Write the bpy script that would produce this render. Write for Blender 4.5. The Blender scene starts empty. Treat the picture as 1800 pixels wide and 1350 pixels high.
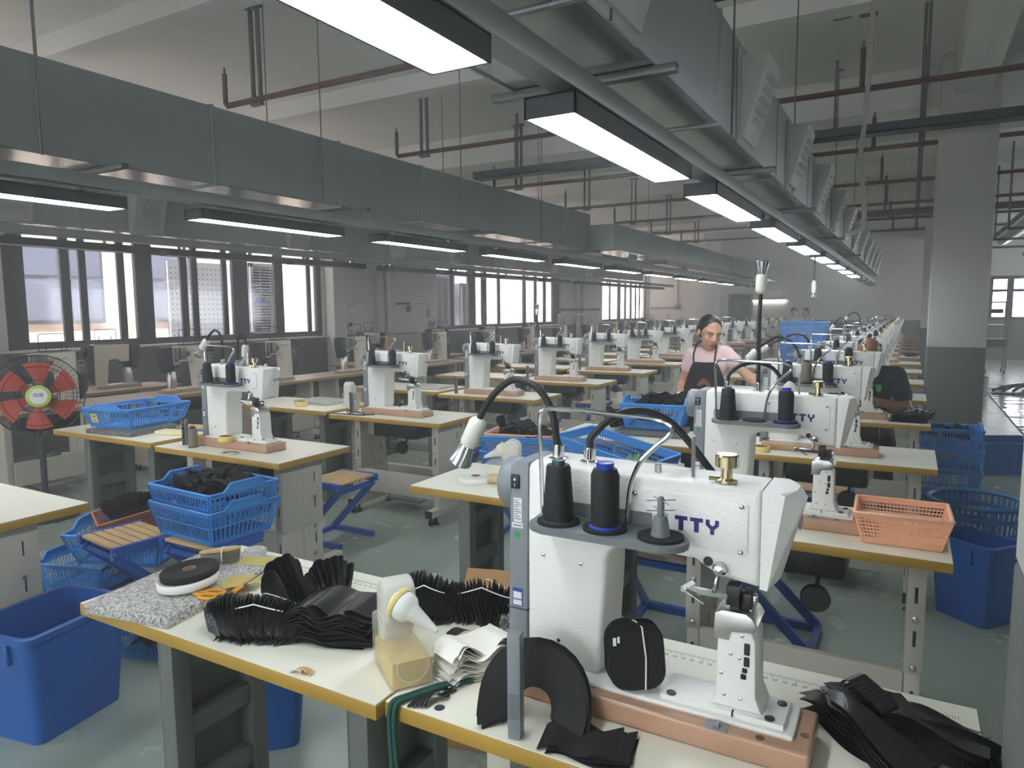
import bpy, bmesh, math, random
from mathutils import Vector as V, Matrix, Euler, noise

# ---------------------------------------------------------------- camera, world, exposure
SC = bpy.context.scene
COL = SC.collection
PI = math.pi
rnd = random.Random(7)

def camera_axes(pitch, roll, yaw):
    cy, sy = math.cos(yaw), math.sin(yaw)
    f, r, u = V((-sy, cy, 0)), V((cy, sy, 0)), V((0, 0, 1))
    cp, sp = math.cos(pitch), math.sin(pitch)
    f2, u2 = f*cp - u*sp, u*cp + f*sp
    cr, sr = math.cos(roll), math.sin(roll)
    return r*cr + u2*sr, u2*cr - r*sr, f2

cam = bpy.data.cameras.new('camera')
cam_o = bpy.data.objects.new('camera', cam)
COL.objects.link(cam_o)
cr_, cu_, cf_ = camera_axes(0.1049, -0.0077, 0.515)
mw = Matrix((cr_, cu_, -cf_)).transposed().to_4x4()
mw.translation = V((0, 0, 1.56))
cam_o.matrix_world = mw
cam.sensor_fit = 'HORIZONTAL'; cam.sensor_width = 36.0
cam.lens = 36.0*1235.4/1800.0
cam.clip_start = 0.02; cam.clip_end = 200
SC.camera = cam_o
vs = SC.view_settings
vs.view_transform = 'Standard'; vs.look = 'None'; vs.gamma = 1.0; vs.use_curve_mapping = False
vs.exposure = 0.85
SC.cycles.use_denoising = True
SC.cycles.max_bounces = 7; SC.cycles.diffuse_bounces = 4; SC.cycles.glossy_bounces = 3
SC.cycles.use_adaptive_sampling = True; SC.cycles.adaptive_threshold = .015
SC.cycles.transmission_bounces = 6; SC.cycles.transparent_max_bounces = 12
SC.cycles.caustics_reflective = False; SC.cycles.caustics_refractive = False
SC.cycles.sample_clamp_indirect = 4.0

LAMP = 12.5            # strength of the lit lamp panels
SKY = 4.8
HAZE = 0.012
w = bpy.data.worlds.new('overcast_sky'); SC.world = w; w.use_nodes = True
wn = w.node_tree.nodes; bg = wn['Background']
bg.inputs[0].default_value = (0.97, 0.975, 1.0, 1); bg.inputs[1].default_value = SKY

# ---------------------------------------------------------------- materials
def lin(c):
    return tuple((x/255/12.92 if x/255 <= .04045 else ((x/255+.055)/1.055)**2.4) for x in c)

MATS = {}
def mat(name, rgb, rough=.5, metal=0., var=0., vscale=6., bump=0., bscale=60., emit=0., alpha=1., trans=0., ior=1.45, coat=0., detail=4, stretch=None):
    if name in MATS: return MATS[name]
    m = bpy.data.materials.new(name); m.use_nodes = True; MATS[name] = m
    nt = m.node_tree; N = nt.nodes; L = nt.links
    b = N['Principled BSDF']; c = lin(rgb)
    b.inputs['Base Color'].default_value = (*c, 1)
    b.inputs['Roughness'].default_value = rough
    b.inputs['Metallic'].default_value = metal
    b.inputs['IOR'].default_value = ior
    if trans: b.inputs['Transmission Weight'].default_value = trans
    if alpha < 1: b.inputs['Alpha'].default_value = alpha
    if coat: b.inputs['Coat Weight'].default_value = coat; b.inputs['Coat Roughness'].default_value = .1
    if emit:
        b.inputs['Emission Color'].default_value = (*c, 1); b.inputs['Emission Strength'].default_value = emit
    tc = N.new('ShaderNodeTexCoord'); src = tc.outputs['Object']
    if stretch:
        mp = N.new('ShaderNodeMapping'); mp.inputs['Scale'].default_value = stretch
        L.new(src, mp.inputs[0]); src = mp.outputs[0]
    if var:
        n = N.new('ShaderNodeTexNoise'); n.inputs['Scale'].default_value = vscale; n.inputs['Detail'].default_value = detail
        L.new(src, n.inputs['Vector'])
        r = N.new('ShaderNodeValToRGB'); r.color_ramp.elements[0].position = .3; r.color_ramp.elements[1].position = .7
        r.color_ramp.elements[0].color = (*[x*(1-var) for x in c], 1); r.color_ramp.elements[1].color = (*[min(1, x*(1+var)) for x in c], 1)
        L.new(n.outputs['Fac'], r.inputs[0]); L.new(r.outputs[0], b.inputs['Base Color'])
    if bump:
        n2 = N.new('ShaderNodeTexNoise'); n2.inputs['Scale'].default_value = bscale; n2.inputs['Detail'].default_value = 2
        L.new(src, n2.inputs['Vector'])
        bp = N.new('ShaderNodeBump'); bp.inputs['Strength'].default_value = bump; bp.inputs['Distance'].default_value = .004
        L.new(n2.outputs['Fac'], bp.inputs['Height']); L.new(bp.outputs[0], b.inputs['Normal'])
    return m

def glass_mat(name, tint, gloss=.08):
    m = bpy.data.materials.new(name); m.use_nodes = True; nt = m.node_tree
    for n in list(nt.nodes): nt.nodes.remove(n)
    o = nt.nodes.new('ShaderNodeOutputMaterial'); mx = nt.nodes.new('ShaderNodeMixShader')
    t = nt.nodes.new('ShaderNodeBsdfTransparent'); g = nt.nodes.new('ShaderNodeBsdfGlossy')
    t.inputs[0].default_value = (*tint, 1); g.inputs['Roughness'].default_value = .05
    mx.inputs[0].default_value = gloss
    nt.links.new(t.outputs[0], mx.inputs[1]); nt.links.new(g.outputs[0], mx.inputs[2]); nt.links.new(mx.outputs[0], o.inputs[0])
    return m

WALL = mat('wall_paint', (196, 196, 190), .8, var=.06, vscale=.8)
DADO = mat('dado_paint', (104, 108, 108), .6, var=.05, vscale=1.2)
CEIL = mat('ceiling_paint', (222, 222, 217), .9, var=.05, vscale=.5)
LAM = mat('cream_laminate', (229, 227, 210), .35, var=.03, vscale=3)
GOLD = mat('gold_edge_band', (168, 134, 54), .45, var=.08, vscale=5)
SHADETOP = mat('shade_brown_laminate', (138, 108, 78), .45, var=.1, vscale=4)  # brown stands in for the missing lamp light on the far tables
BEIGE = mat('beige_steel', (186, 182, 168), .5, var=.06, vscale=4)
OLIVE = mat('grey_green_steel', (98, 104, 98), .5, var=.08, vscale=5)
STEEL = mat('grey_steel', (110, 114, 114), .4, .3)
DUCTM = mat('galvanised_duct', (158, 165, 167), .45, .2, var=.07, vscale=1.1)
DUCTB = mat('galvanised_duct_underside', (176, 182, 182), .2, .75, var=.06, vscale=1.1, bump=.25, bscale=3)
VENTM = mat('vent_plastic', (186, 189, 184), .55)
DARKG = mat('dark_grey_metal', (58, 62, 66), .5, .2)
FRAME = mat('dark_window_frame', (70, 74, 80), .5, .2)
TRUNK = mat('grey_trunking', (150, 156, 156), .45, .2)
WHITE = mat('white_machine_paint', (232, 232, 226), .32, bump=.35, bscale=170)
WSMOOTH = mat('white_enamel', (230, 230, 224), .25)
GREYP = mat('grey_machine_plastic', (126, 132, 136), .42)
GREYD = mat('grey_tray_plastic', (108, 113, 116), .45)
BLACKP = mat('black_plastic', (24, 25, 27), .4)
FELT = mat('black_felt', (30, 30, 31), .9)
RUBBER = mat('black_rubber', (32, 33, 35), .55)
CHROME = mat('chrome', (215, 216, 216), .12, 1.)
STEELS = mat('satin_steel', (190, 190, 186), .3, .95)
BRASS = mat('pale_brass', (205, 190, 150), .22, 1.)
TAN = mat('tan_tray_wood', (178, 140, 114), .3, var=.06, vscale=9, coat=.3)
NAVY = mat('navy_print', (46, 38, 110), .5)
INK = mat('grey_ink', (96, 98, 100), .7)
LABELW = mat('white_label', (214, 216, 216), .5)
LABELB = mat('blue_label', (52, 76, 152), .5)
GREENS = mat('green_sticker', (40, 150, 80), .5)
LEATHER = mat('black_leather', (13, 13, 15), .3, var=.2, vscale=14, bump=.15, bscale=240)
LEATHERM = mat('matt_black_leather', (20, 21, 22), .75, bump=.2, bscale=300)
FABRICB = mat('black_fabric', (14, 14, 15), .9)
THREADB = mat('black_thread', (26, 27, 30), .6, bump=.6, bscale=30, stretch=(1, 1, 30))
THREADT = mat('taupe_thread', (124, 114, 100), .6, bump=.6, bscale=30, stretch=(1, 1, 30))
SPOOLB = mat('blue_spool', (40, 66, 170), .35)
SPOOLG = mat('green_spool', (52, 84, 80), .4)
BLUE = mat('blue_basket_plastic', (66, 142, 216), .38, var=.06, vscale=5)
BLUE2 = mat('teal_blue_plastic', (42, 104, 158), .42, var=.08, vscale=5)
BINB = mat('deep_blue_bin_plastic', (28, 84, 156), .4, var=.12, vscale=3)
CRATEB = mat('blue_crate_plastic', (50, 104, 170), .45, var=.06)
STOOLB = mat('blue_stool_paint', (40, 90, 172), .35, coat=.2)
SLAT = mat('stool_wood', (196, 164, 120), .5, var=.12, vscale=5, stretch=(1, 8, 8))
ORANGE = mat('orange_basket_plastic', (252, 190, 150), .45)
TERRA = mat('terracotta_basket_plastic', (196, 118, 92), .5)
BULBM = mat('silver_bulb', (196, 200, 204), .15, .9)
SOCK = mat('white_socket', (222, 220, 208), .4)
PIPE = mat('dark_red_pipe', (92, 62, 60), .5)
PIPEG = mat('grey_pipe', (96, 98, 98), .5)
CABLE = mat('black_cable', (26, 27, 28), .5)
PAPER = mat('white_paper', (232, 232, 226), .7)
YELLOW = mat('yellow_adhesive', (196, 176, 96), .55, var=.1, vscale=20)
YTAPE = mat('yellow_tape', (226, 208, 130), .5)
CARD = mat('cardboard', (158, 124, 84), .8, var=.05)
WTAPE = mat('white_tape', (226, 226, 220), .5)
GLUE = mat('amber_glue', (224, 196, 110), .25, var=.05, vscale=10, alpha=.8)
CAPM = mat('translucent_cap', (214, 214, 206), .35)
SKIN = mat('skin', (196, 150, 124), .5, var=.04, vscale=20)
SKIN2 = mat('tanned_skin', (134, 96, 74), .42, var=.05, vscale=20)
HAIR = mat('black_hair', (24, 22, 22), .5, bump=.4, bscale=40, stretch=(1, 1, .15))
PINK = mat('pink_cotton', (226, 196, 194), .85, bump=.2, bscale=25)
APRON = mat('black_apron', (34, 35, 40), .85, bump=.2, bscale=18)
NAVYS = mat('navy_shirt', (30, 36, 52), .85, bump=.2, bscale=18)
WHITES = mat('white_shirt', (196, 192, 190), .85)
EYEW = mat('eye_white', (214, 208, 200), .3)
LIPS = mat('lips', (168, 98, 92), .5)
BAND = mat('white_rubber_band', (226, 226, 222), .6)
ROPE = mat('dark_green_cord', (24, 74, 62), .7)
REDM = mat('red_handle', (190, 66, 58), .4)
SCIS = mat('orange_scissor_handle', (216, 152, 52), .35)
FANR = mat('red_fan_blade', (222, 92, 74), .35)
LIME = mat('lime_ring', (182, 206, 98), .4)
WIRE = mat('dark_fan_wire', (52, 54, 54), .4, .6)
CREAMM = mat('cream_machine_paint', (214, 206, 190), .4)
BOARD = mat('grey_beige_board', (168, 166, 154), .6, var=.06, vscale=2)
PANELON = mat('lit_lamp_diffuser', (241, 248, 255), .5, emit=LAMP)
PANELOFF = mat('unlit_lamp_diffuser', (176, 178, 178), .5)
TUBEON = mat('lit_tube', (255, 255, 250), .5, emit=6.0)
LAMPB = mat('lamp_housing', (62, 66, 70), .5)
FACADE = mat('pink_facade', (212, 190, 180), .8, var=.03, vscale=1)
FACADE2 = mat('cream_ledge', (226, 206, 180), .8)
DGLASS = mat('dark_window_glass', (92, 96, 110), .15)
PERF = mat('white_perforated_sheet', (236, 238, 240), .5)
COOLG = mat('grey_cooler_casing', (150, 154, 160), .5)
PANE = glass_mat('window_pane', (.96, .97, .99), .04)
NATURAL = mat('translucent_pe', (216, 216, 204), .35, trans=.35)

def granite(name, lo, mid, hi):
    m = bpy.data.materials.new(name); m.use_nodes = True; nt = m.node_tree; N = nt.nodes; L = nt.links; b = N['Principled BSDF']
    tc = N.new('ShaderNodeTexCoord'); n = N.new('ShaderNodeTexNoise'); n.inputs['Scale'].default_value = 150; n.inputs['Detail'].default_value = 3
    L.new(tc.outputs['Object'], n.inputs['Vector']); r = N.new('ShaderNodeValToRGB'); cr = r.color_ramp
    cr.elements[0].position = .36; cr.elements[0].color = (*lin(lo), 1); cr.elements[1].position = .62; cr.elements[1].color = (*lin(hi), 1)
    e = cr.elements.new(.48); e.color = (*lin(mid), 1)
    L.new(n.outputs['Fac'], r.inputs[0]); L.new(r.outputs[0], b.inputs['Base Color']); b.inputs['Roughness'].default_value = .45
    return m
GRAN = granite('grey_granite', (110, 108, 104), (168, 166, 160), (202, 200, 194))
GRAND = granite('dark_granite', (48, 48, 48), (84, 84, 82), (130, 130, 126))

def floor_mat():
    m = bpy.data.materials.new('green_grey_epoxy'); m.use_nodes = True; nt = m.node_tree; N = nt.nodes; L = nt.links; b = N['Principled BSDF']
    tc = N.new('ShaderNodeTexCoord'); n = N.new('ShaderNodeTexNoise'); n.inputs['Scale'].default_value = .9; n.inputs['Detail'].default_value = 5
    L.new(tc.outputs['Object'], n.inputs['Vector']); r = N.new('ShaderNodeValToRGB'); cr = r.color_ramp
    cr.elements[0].position = .2; cr.elements[0].color = (*lin((142, 153, 142)), 1); cr.elements[1].position = .8; cr.elements[1].color = (*lin((156, 167, 155)), 1)
    L.new(n.outputs['Fac'], r.inputs[0])
    n2 = N.new('ShaderNodeTexNoise'); n2.inputs['Scale'].default_value = 5; n2.inputs['Detail'].default_value = 6
    L.new(tc.outputs['Object'], n2.inputs['Vector']); mr = N.new('ShaderNodeMapRange'); mr.inputs[3].default_value = .16; mr.inputs[4].default_value = .34
    L.new(n2.outputs['Fac'], mr.inputs[0]); L.new(mr.outputs[0], b.inputs['Roughness']); L.new(r.outputs[0], b.inputs['Base Color'])
    bp = N.new('ShaderNodeBump'); bp.inputs['Strength'].default_value = .25; bp.inputs['Distance'].default_value = .01
    L.new(n2.outputs['Fac'], bp.inputs['Height']); L.new(bp.outputs[0], b.inputs['Normal'])
    return m
FLOORM = floor_mat()

# ---------------------------------------------------------------- mesh helpers
class MB:
    """collects solids in one bmesh; build() links them as one mesh object"""
    def __init__(s): s.bm = bmesh.new()
    def box(s, c, d, rot=None, bev=0., seg=2):
        r = bmesh.ops.create_cube(s.bm, size=1.0); vs_ = r['verts']
        M = Matrix.Translation(V(c)) @ ((rot if isinstance(rot, Matrix) else Euler(rot).to_matrix()).to_4x4() if rot is not None else Matrix.Identity(4)) @ Matrix.Diagonal((*d, 1))
        bmesh.ops.transform(s.bm, matrix=M, verts=vs_)
        if bev:
            es = list({e for v in vs_ for e in v.link_edges})
            bmesh.ops.bevel(s.bm, geom=es, offset=bev, segments=seg, profile=.5, affect='EDGES')
        return s
    def b2(s, lo, hi, bev=0., seg=2):
        return s.box([(a+b)/2 for a, b in zip(lo, hi)], [abs(b-a) for a, b in zip(lo, hi)], None, bev, seg)
    def bar(s, p, q, w_, h_, up=(0, 0, 1), bev=0.):
        p, q = V(p), V(q); d = q-p; L = d.length
        if L < 1e-6: return s
        x = d/L; u = V(up)
        if abs(x.dot(u)) > .98: u = V((0, 1, 0)) if abs(x.y) < .9 else V((1, 0, 0))
        y = u.cross(x).normalized(); z = x.cross(y)
        return s.box((p+q)/2, (L, w_, h_), Matrix((x, y, z)).transposed(), bev)
    def prism(s, poly, lo, hi, axis='y', bev=0., seg=2, M=None):
        """polygon in the plane across axis, extruded from lo to hi"""
        f = {'y': lambda a, b, t: (a, t, b), 'x': lambda a, b, t: (t, a, b), 'z': lambda a, b, t: (a, b, t)}[axis]
        v0 = [s.bm.verts.new(f(a, b, lo)) for a, b in poly]; v1 = [s.bm.verts.new(f(a, b, hi)) for a, b in poly]
        n = len(poly); fs = [s.bm.faces.new(v0), s.bm.faces.new(list(reversed(v1)))]
        for i in range(n): fs.append(s.bm.faces.new((v0[i], v1[i], v1[(i+1) % n], v0[(i+1) % n])))
        bmesh.ops.recalc_face_normals(s.bm, faces=fs)
        if bev:
            es = list({e for e in fs[0].edges} | {e for e in fs[1].edges})
            bmesh.ops.bevel(s.bm, geom=es, offset=bev, segments=seg, profile=.5, affect='EDGES')
        if M is not None: bmesh.ops.transform(s.bm, matrix=M, verts=list({v for f_ in fs if f_.is_valid for v in f_.verts}))
        return s
    def lathe(s, prof, c=(0, 0, 0), axis=(0, 0, 1), seg=20, rib=0., cap=True):
        """profile of (radius, height) turned round the axis through c"""
        a = V(axis).normalized(); t = V((1, 0, 0)) if abs(a.x) < .8 else V((0, 1, 0))
        x = t.cross(a).normalized(); y = a.cross(x); c = V(c); rings = []
        for r, h in prof:
            ring = []
            for i in range(seg):
                th = 2*PI*i/seg; rr = r*(1 + (rib if i % 2 else 0))
                ring.append(s.bm.verts.new(c + a*h + x*rr*math.cos(th) + y*rr*math.sin(th)))
            rings.append(ring)
        fs = []
        for r0, r1 in zip(rings, rings[1:]):
            for i in range(seg): fs.append(s.bm.faces.new((r0[i], r0[(i+1) % seg], r1[(i+1) % seg], r1[i])))
        if cap: fs += [s.bm.faces.new(list(reversed(rings[0]))), s.bm.faces.new(rings[-1])]
        return s
    def cyl(s, p, q, r, r2=None, seg=16):
        p, q = V(p), V(q); d = q-p
        return s.lathe([(r, 0), (r2 if r2 is not None else r, d.length)], p, d, seg)
    def tube(s, pts, r, seg=8, closed=False, flat=1.0):
        """round bar along a path; r a number or one per point"""
        P = [V(p) for p in pts]; n = len(P); rr = r if isinstance(r, (list, tuple)) else [r]*n
        u = None; rings = []
        for i in range(n):
            a = P[(i-1) % n] if (closed or i > 0) else P[i]; b = P[(i+1) % n] if (closed or i < n-1) else P[i]
            t = (b-a).normalized()
            if u is None: u = V((0, 0, 1)) if abs(t.z) < .9 else V((1, 0, 0))
            u = (u - t*u.dot(t)); u = u.normalized() if u.length > 1e-6 else t.orthogonal().normalized()
            vv = t.cross(u)
            rings.append([s.bm.verts.new(P[i] + u*rr[i]*flat*math.cos(2*PI*k/seg) + vv*rr[i]*math.sin(2*PI*k/seg)) for k in range(seg)])
        m = n if closed else n-1
        for i in range(m):
            a, b = rings[i], rings[(i+1) % n]
            for k in range(seg): s.bm.faces.new((a[k], a[(k+1) % seg], b[(k+1) % seg], b[k]))
        if not closed:
            s.bm.faces.new(list(reversed(rings[0]))); s.bm.faces.new(rings[-1])
        return s
    def ball(s, c, r, sc=(1, 1, 1), rot=None, u=16, v_=10):
        rr = bmesh.ops.create_uvsphere(s.bm, u_segments=u, v_segments=v_, radius=r)
        M = Matrix.Translation(V(c)) @ (Euler(rot).to_matrix().to_4x4() if rot is not None else Matrix.Identity(4)) @ Matrix.Diagonal((*sc, 1))
        bmesh.ops.transform(s.bm, matrix=M, verts=rr['verts']); return s
    def grid(s, fn, nu, nv, th=0.):
        """sheet fn(u,v)->point, u,v in 0..1, given thickness th along its normal"""
        g = [[V(fn(i/nu, j/nv)) for j in range(nv+1)] for i in range(nu+1)]
        def nrm(i, j):
            a = g[min(i+1, nu)][j]-g[max(i-1, 0)][j]; b = g[i][min(j+1, nv)]-g[i][max(j-1, 0)]
            c = a.cross(b); return c.normalized() if c.length > 1e-9 else V((0, 0, 1))
        A = [[s.bm.verts.new(g[i][j]) for j in range(nv+1)] for i in range(nu+1)]
        for i in range(nu):
            for j in range(nv): s.bm.faces.new((A[i][j], A[i+1][j], A[i+1][j+1], A[i][j+1]))
        if th:
            B = [[s.bm.verts.new(g[i][j]-nrm(i, j)*th) for j in range(nv+1)] for i in range(nu+1)]
            for i in range(nu):
                for j in range(nv): s.bm.faces.new((B[i][j], B[i][j+1], B[i+1][j+1], B[i+1][j]))
            for i in range(nu):
                s.bm.faces.new((A[i][0], B[i][0], B[i+1][0], A[i+1][0])); s.bm.faces.new((A[i][nv], A[i+1][nv], B[i+1][nv], B[i][nv]))
            for j in range(nv):
                s.bm.faces.new((A[0][j], A[0][j+1], B[0][j+1], B[0][j])); s.bm.faces.new((A[nu][j], B[nu][j], B[nu][j+1], A[nu][j+1]))
        return s
    def build(s, name, m, parent=None, smooth=35, loc=None):
        me = bpy.data.meshes.new(name); s.bm.normal_update(); s.bm.to_mesh(me); s.bm.free()
        if m is not None: me.materials.append(m)
        if smooth:
            me.shade_smooth(); me.set_sharp_from_angle(angle=math.radians(smooth))
        o = bpy.data.objects.new(name, me); COL.objects.link(o)
        if parent is not None: o.parent = parent
        if loc is not None: o.location = loc
        return o

def bez(pts, n=8):
    """smooth path through the points"""
    P = [V(p) for p in pts]; out = []
    for i in range(len(P)-1):
        a = P[max(i-1, 0)]; b = P[i]; c = P[i+1]; d = P[min(i+2, len(P)-1)]
        for k in range(n):
            t = k/n
            out.append(.5*((2*b) + (c-a)*t + (2*a-5*b+4*c-d)*t*t + (3*b-a-3*c+d)*t**3))
    out.append(P[-1]); return out

def tag(o, label, cat, group=None, kind=None):
    if label: o['label'] = label
    if cat: o['category'] = cat
    if group: o['group'] = group
    if kind: o['kind'] = kind
    return o
def thing(name, label, cat, loc=(0, 0, 0), rz=0., group=None, rot=None):
    o = bpy.data.objects.new(name, None); COL.objects.link(o); o.empty_display_size = .1
    o.location = loc; o.rotation_euler = rot if rot is not None else (0, 0, rz)
    return tag(o, label, cat, group)
def struct(o, label=None):
    o['kind'] = 'structure'
    if label: o['label'] = label
    return o
def dup(root, loc, rz=None, label=None, group=None, swap=None, rot=None):
    """copy of a thing with copies of its parts and sub-parts, mesh data shared"""
    def cp(o, par):
        c = o.copy(); COL.objects.link(c)
        if par is not None: c.parent = par
        if swap and c.data and c.data.name in swap: c.data = swap[c.data.name]
        for ch in o.children: cp(ch, c)
        return c
    r = cp(root, None); r.location = loc
    if rot is not None: r.rotation_euler = rot
    elif rz is not None: r.rotation_euler = (0, 0, rz)
    if label: r['label'] = label
    if group: r['group'] = group
    return r
ORD = ['nearest', 'second', 'third', 'fourth', 'fifth', 'sixth', 'seventh', 'eighth', 'ninth', 'tenth', 'eleventh', 'twelfth', 'thirteenth', 'fourteenth', 'fifteenth', 'sixteenth']
FROM = ['nearest the camera'] + [x + ' from the camera' for x in ORD[1:]]
def text_mesh(name, body, size, m, parent, loc, rot, depth=.0006, align='CENTER'):
    cu = bpy.data.curves.new(name, 'FONT'); cu.body = body; cu.size = size; cu.extrude = depth; cu.align_x = align; cu.align_y = 'CENTER'
    o = bpy.data.objects.new(name, cu); COL.objects.link(o)
    me = bpy.data.meshes.new_from_object(o.evaluated_get(bpy.context.evaluated_depsgraph_get()))
    bpy.data.objects.remove(o); me.name = name; me.materials.clear(); me.materials.append(m)
    o = bpy.data.objects.new(name, me); COL.objects.link(o); o.parent = parent; o.location = loc; o.rotation_euler = rot
    return o

# ---------------------------------------------------------------- the setting
WX, FY, CZ, BZ = -8.46, 25.2, 4.0, 3.6       # window wall, far wall, slab, beam soffit
XR, XE = 12.0, -9.0                            # right side of the hall, behind the camera
struct(MB().b2((WX-.3, XE, -.12), (XR, FY+.3, 0)).build('floor', FLOORM))
struct(MB().b2((WX-.3, XE, CZ), (XR, FY+.3, CZ+.15)).build('ceiling', CEIL))
for yb, w_, z in ((-7.0, .5, BZ), (-3.5, .25, 3.82), (.9, .5, BZ), (3.62, .22, 3.82), (6.1, .22, 3.82), (8.6, .5, BZ), (11.2, .22, 3.82), (13.8, .22, 3.82), (16.3, .5, BZ), (18.9, .22, 3.82), (21.5, .22, 3.82)):
    struct(MB().b2((WX, yb, z), (XR, yb+w_, CZ+.01)).build('ceiling_beam', CEIL), 'white concrete beam crossing under the slab')
for x in (.28, 8.2):
    struct(MB().b2((x, XE, BZ+.02), (x+.3, FY, CZ+.01)).build('ceiling_beam', CEIL), 'white concrete beam running away over the columns')
def column(x0, y0, x1, y1, lab, d=1.15):
    c = MB().b2((x0, y0, d), (x1, y1, CZ), .008).build('column', WALL); struct(c, lab)
    MB().b2((x0-.001, y0-.001, 0), (x1+.001, y1+.001, d), .008).build('dado', DADO, c)
column(.165, .84, .70, 1.364, 'white concrete column with grey dado at the right edge')
column(.16, 8.33, .66, 8.9, 'white concrete column with grey dado beyond the blue crates')
column(.17, 16.0, .70, 16.5, 'far concrete column behind the row of shade-browned tables')
column(8.2, 8.3, 8.7, 8.9, 'column of the next hall'); column(8.2, 16, 8.7, 16.5, 'far column of the next hall')

# window wall: dado strip, piers, lintel; the glazed units stand in the gaps
GAPS = [(-7.5, -3.0, 5), (-1.6, 3.4, 0), (3.93, 8.65, 1), (11.85, 17.75, 2), (20.75, 25.1, 3)]
m = MB().b2((WX-.25, XE, 0), (WX, FY, 1.15)); struct(m.build('wall_left_dado', DADO))
m = MB(); ys = XE
for a, b, k in GAPS:
    m.b2((WX-.25, ys, 1.15), (WX, a, 3.3)); ys = b
m.b2((WX-.25, ys, 1.15), (WX, FY, 3.3)); m.b2((WX-.25, XE, 3.3), (WX, FY, CZ))
struct(m.build('wall_left', WALL))
m = MB()
for y0, y1 in ((9.95, 10.3), (18.9, 19.4), (8.7, 9.0)): m.b2((WX, y0, 0), (WX+.18, y1, CZ))
struct(m.build('trim_1', WALL), 'shallow white piers on the window wall')
m = MB().b2((WX-.05, XE, 1.13), (WX+.05, FY, 1.16), .006); struct(m.build('trim_2', WALL), 'pale sill ledge on top of the grey dado')
def window(k, y0, y1, posts, bars):
    f = MB(); x0, x1 = WX-.11, WX-.06
    f.b2((x0, y0, 1.15), (x1, y1, 1.24), .004).b2((x0, y0, 3.2), (x1, y1, 3.3), .004).b2((x0, y0, 2.3), (x1, y1, 2.4), .004)
    for a, b in posts: f.b2((x0-.006, a, 1.15), (x1+.006, b, 3.3), .004)
    o = f.build('window_%d' % k, FRAME); struct(o, 'dark aluminium window with sliding sashes')
    for a, b in bars: MB().b2((x0+.006, a, 1.24), (x1-.006, b, 3.2), .003).build('mullion', FRAME, o)
    MB().b2((x0+.022, y0, 1.24), (x0+.027, y1, 3.2)).build('pane', PANE, o)
    for a, b in bars[1::2]: MB().b2((x1-.012, a+.02, 1.72), (x1+.012, a+.05, 1.84), .004).build('latch', DARKG, o)
window(7, -7.5, -3.0, [(-7.5, -7.4), (-6.0, -5.8), (-4.5, -4.3), (-3.1, -3.0)], [(-6.7, -6.6), (-5.2, -5.1), (-3.8, -3.7)])
window(0, -1.6, 3.4, [(-1.6, -1.5), (.2, .45), (1.8, 2.05), (3.3, 3.4)], [(-.6, -.5), (1.1, 1.2), (2.6, 2.7)])
window(1, 3.93, 8.65, [(3.93, 4.17), (5.45, 5.68), (6.92, 7.18), (8.55, 8.65)], [(4.56, 4.66), (4.77, 4.85), (5.23, 5.32), (6.09, 6.19), (6.26, 6.35), (6.75, 6.83), (7.69, 7.86), (8.37, 8.44)])
window(2, 11.85, 17.75, [(11.85, 11.92), (13.14, 13.42), (15.7, 15.8), (17.34, 17.75)], [(12.44, 12.56), (13.71, 13.91), (14.43, 14.53), (16.3, 16.42), (16.82, 16.95)])
window(3, 20.75, 25.1, [(20.75, 20.85), (22.3, 22.5), (23.5, 23.6), (25.0, 25.1)], [(21.54, 21.62), (22.95, 23.08), (24.0, 24.1), (24.43, 24.5)])
# far wall with doorway, back and right walls, unseen windows added for fill daylight
m = MB().b2((WX, FY, 1.15), (-5.5, FY+.25, CZ)).b2((-4.8, FY, 1.15), (2.0, FY+.25, CZ)).b2((-5.5, FY, 2.0), (-4.8, FY+.25, CZ)).b2((2.0, FY, 2.45), (XR, FY+.25, CZ))
struct(m.build('wall_far', WALL))
struct(MB().b2((WX, FY-.002, 0), (-5.5, FY+.25, 1.15)).b2((-4.8, FY-.002, 0), (XR, FY+.25, 1.15)).build('wall_far_dado', DADO))
d = MB().b2((-5.5, FY+.06, 0), (-4.8, FY+.12, 2.0), .004).build('door_1', DARKG); struct(d, 'dark grey door in the far wall')
MB().b2((-5.56, FY-.02, 0), (-5.5, FY+.1, 2.05)).b2((-4.8, FY-.02, 0), (-4.74, FY+.1, 2.05)).b2((-5.56, FY-.02, 2.0), (-4.74, FY+.1, 2.06)).build('door_frame', STEEL, d)
struct(MB().b2((-5.95, 23.2, 0), (-5.85, FY, CZ)).build('wall_far_return', WALL))
struct(MB().b2((WX, XE-.2, 0), (XR, XE, .9)).b2((WX, XE-.2, 3.5), (XR, XE, CZ)).b2((3.0, XE-.2, .9), (XR, XE, 3.5)).build('wall_back', WALL))
struct(MB().b2((XR, XE, 0), (XR+.2, FY, .9)).b2((XR, XE, 3.5), (XR+.2, FY, CZ)).b2((XR, XE, .9), (XR+.2, 11.0, 3.5)).build('wall_right', WALL))
f = MB()
for i in range(14): x = WX+i*1.57; f.b2((x, XE-.14, .9), (x+.08, XE-.06, 3.5))
o = f.b2((WX, XE-.14, .9), (XR, XE-.06, 1.0)).b2((WX, XE-.14, 3.4), (XR, XE-.06, 3.5)).build('window_5', FRAME); struct(o, 'unseen windows added behind the viewer as fill light')  # unseen windows added for soft frontal fill
MB().b2((WX, XE-.1, 1.0), (XR, XE-.095, 3.4)).build('pane', PANE, o)
f = MB()
for i in range(18): y = XE+i*1.6; f.b2((XR+.06, y, .9), (XR+.14, y+.08, 3.5))
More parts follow.
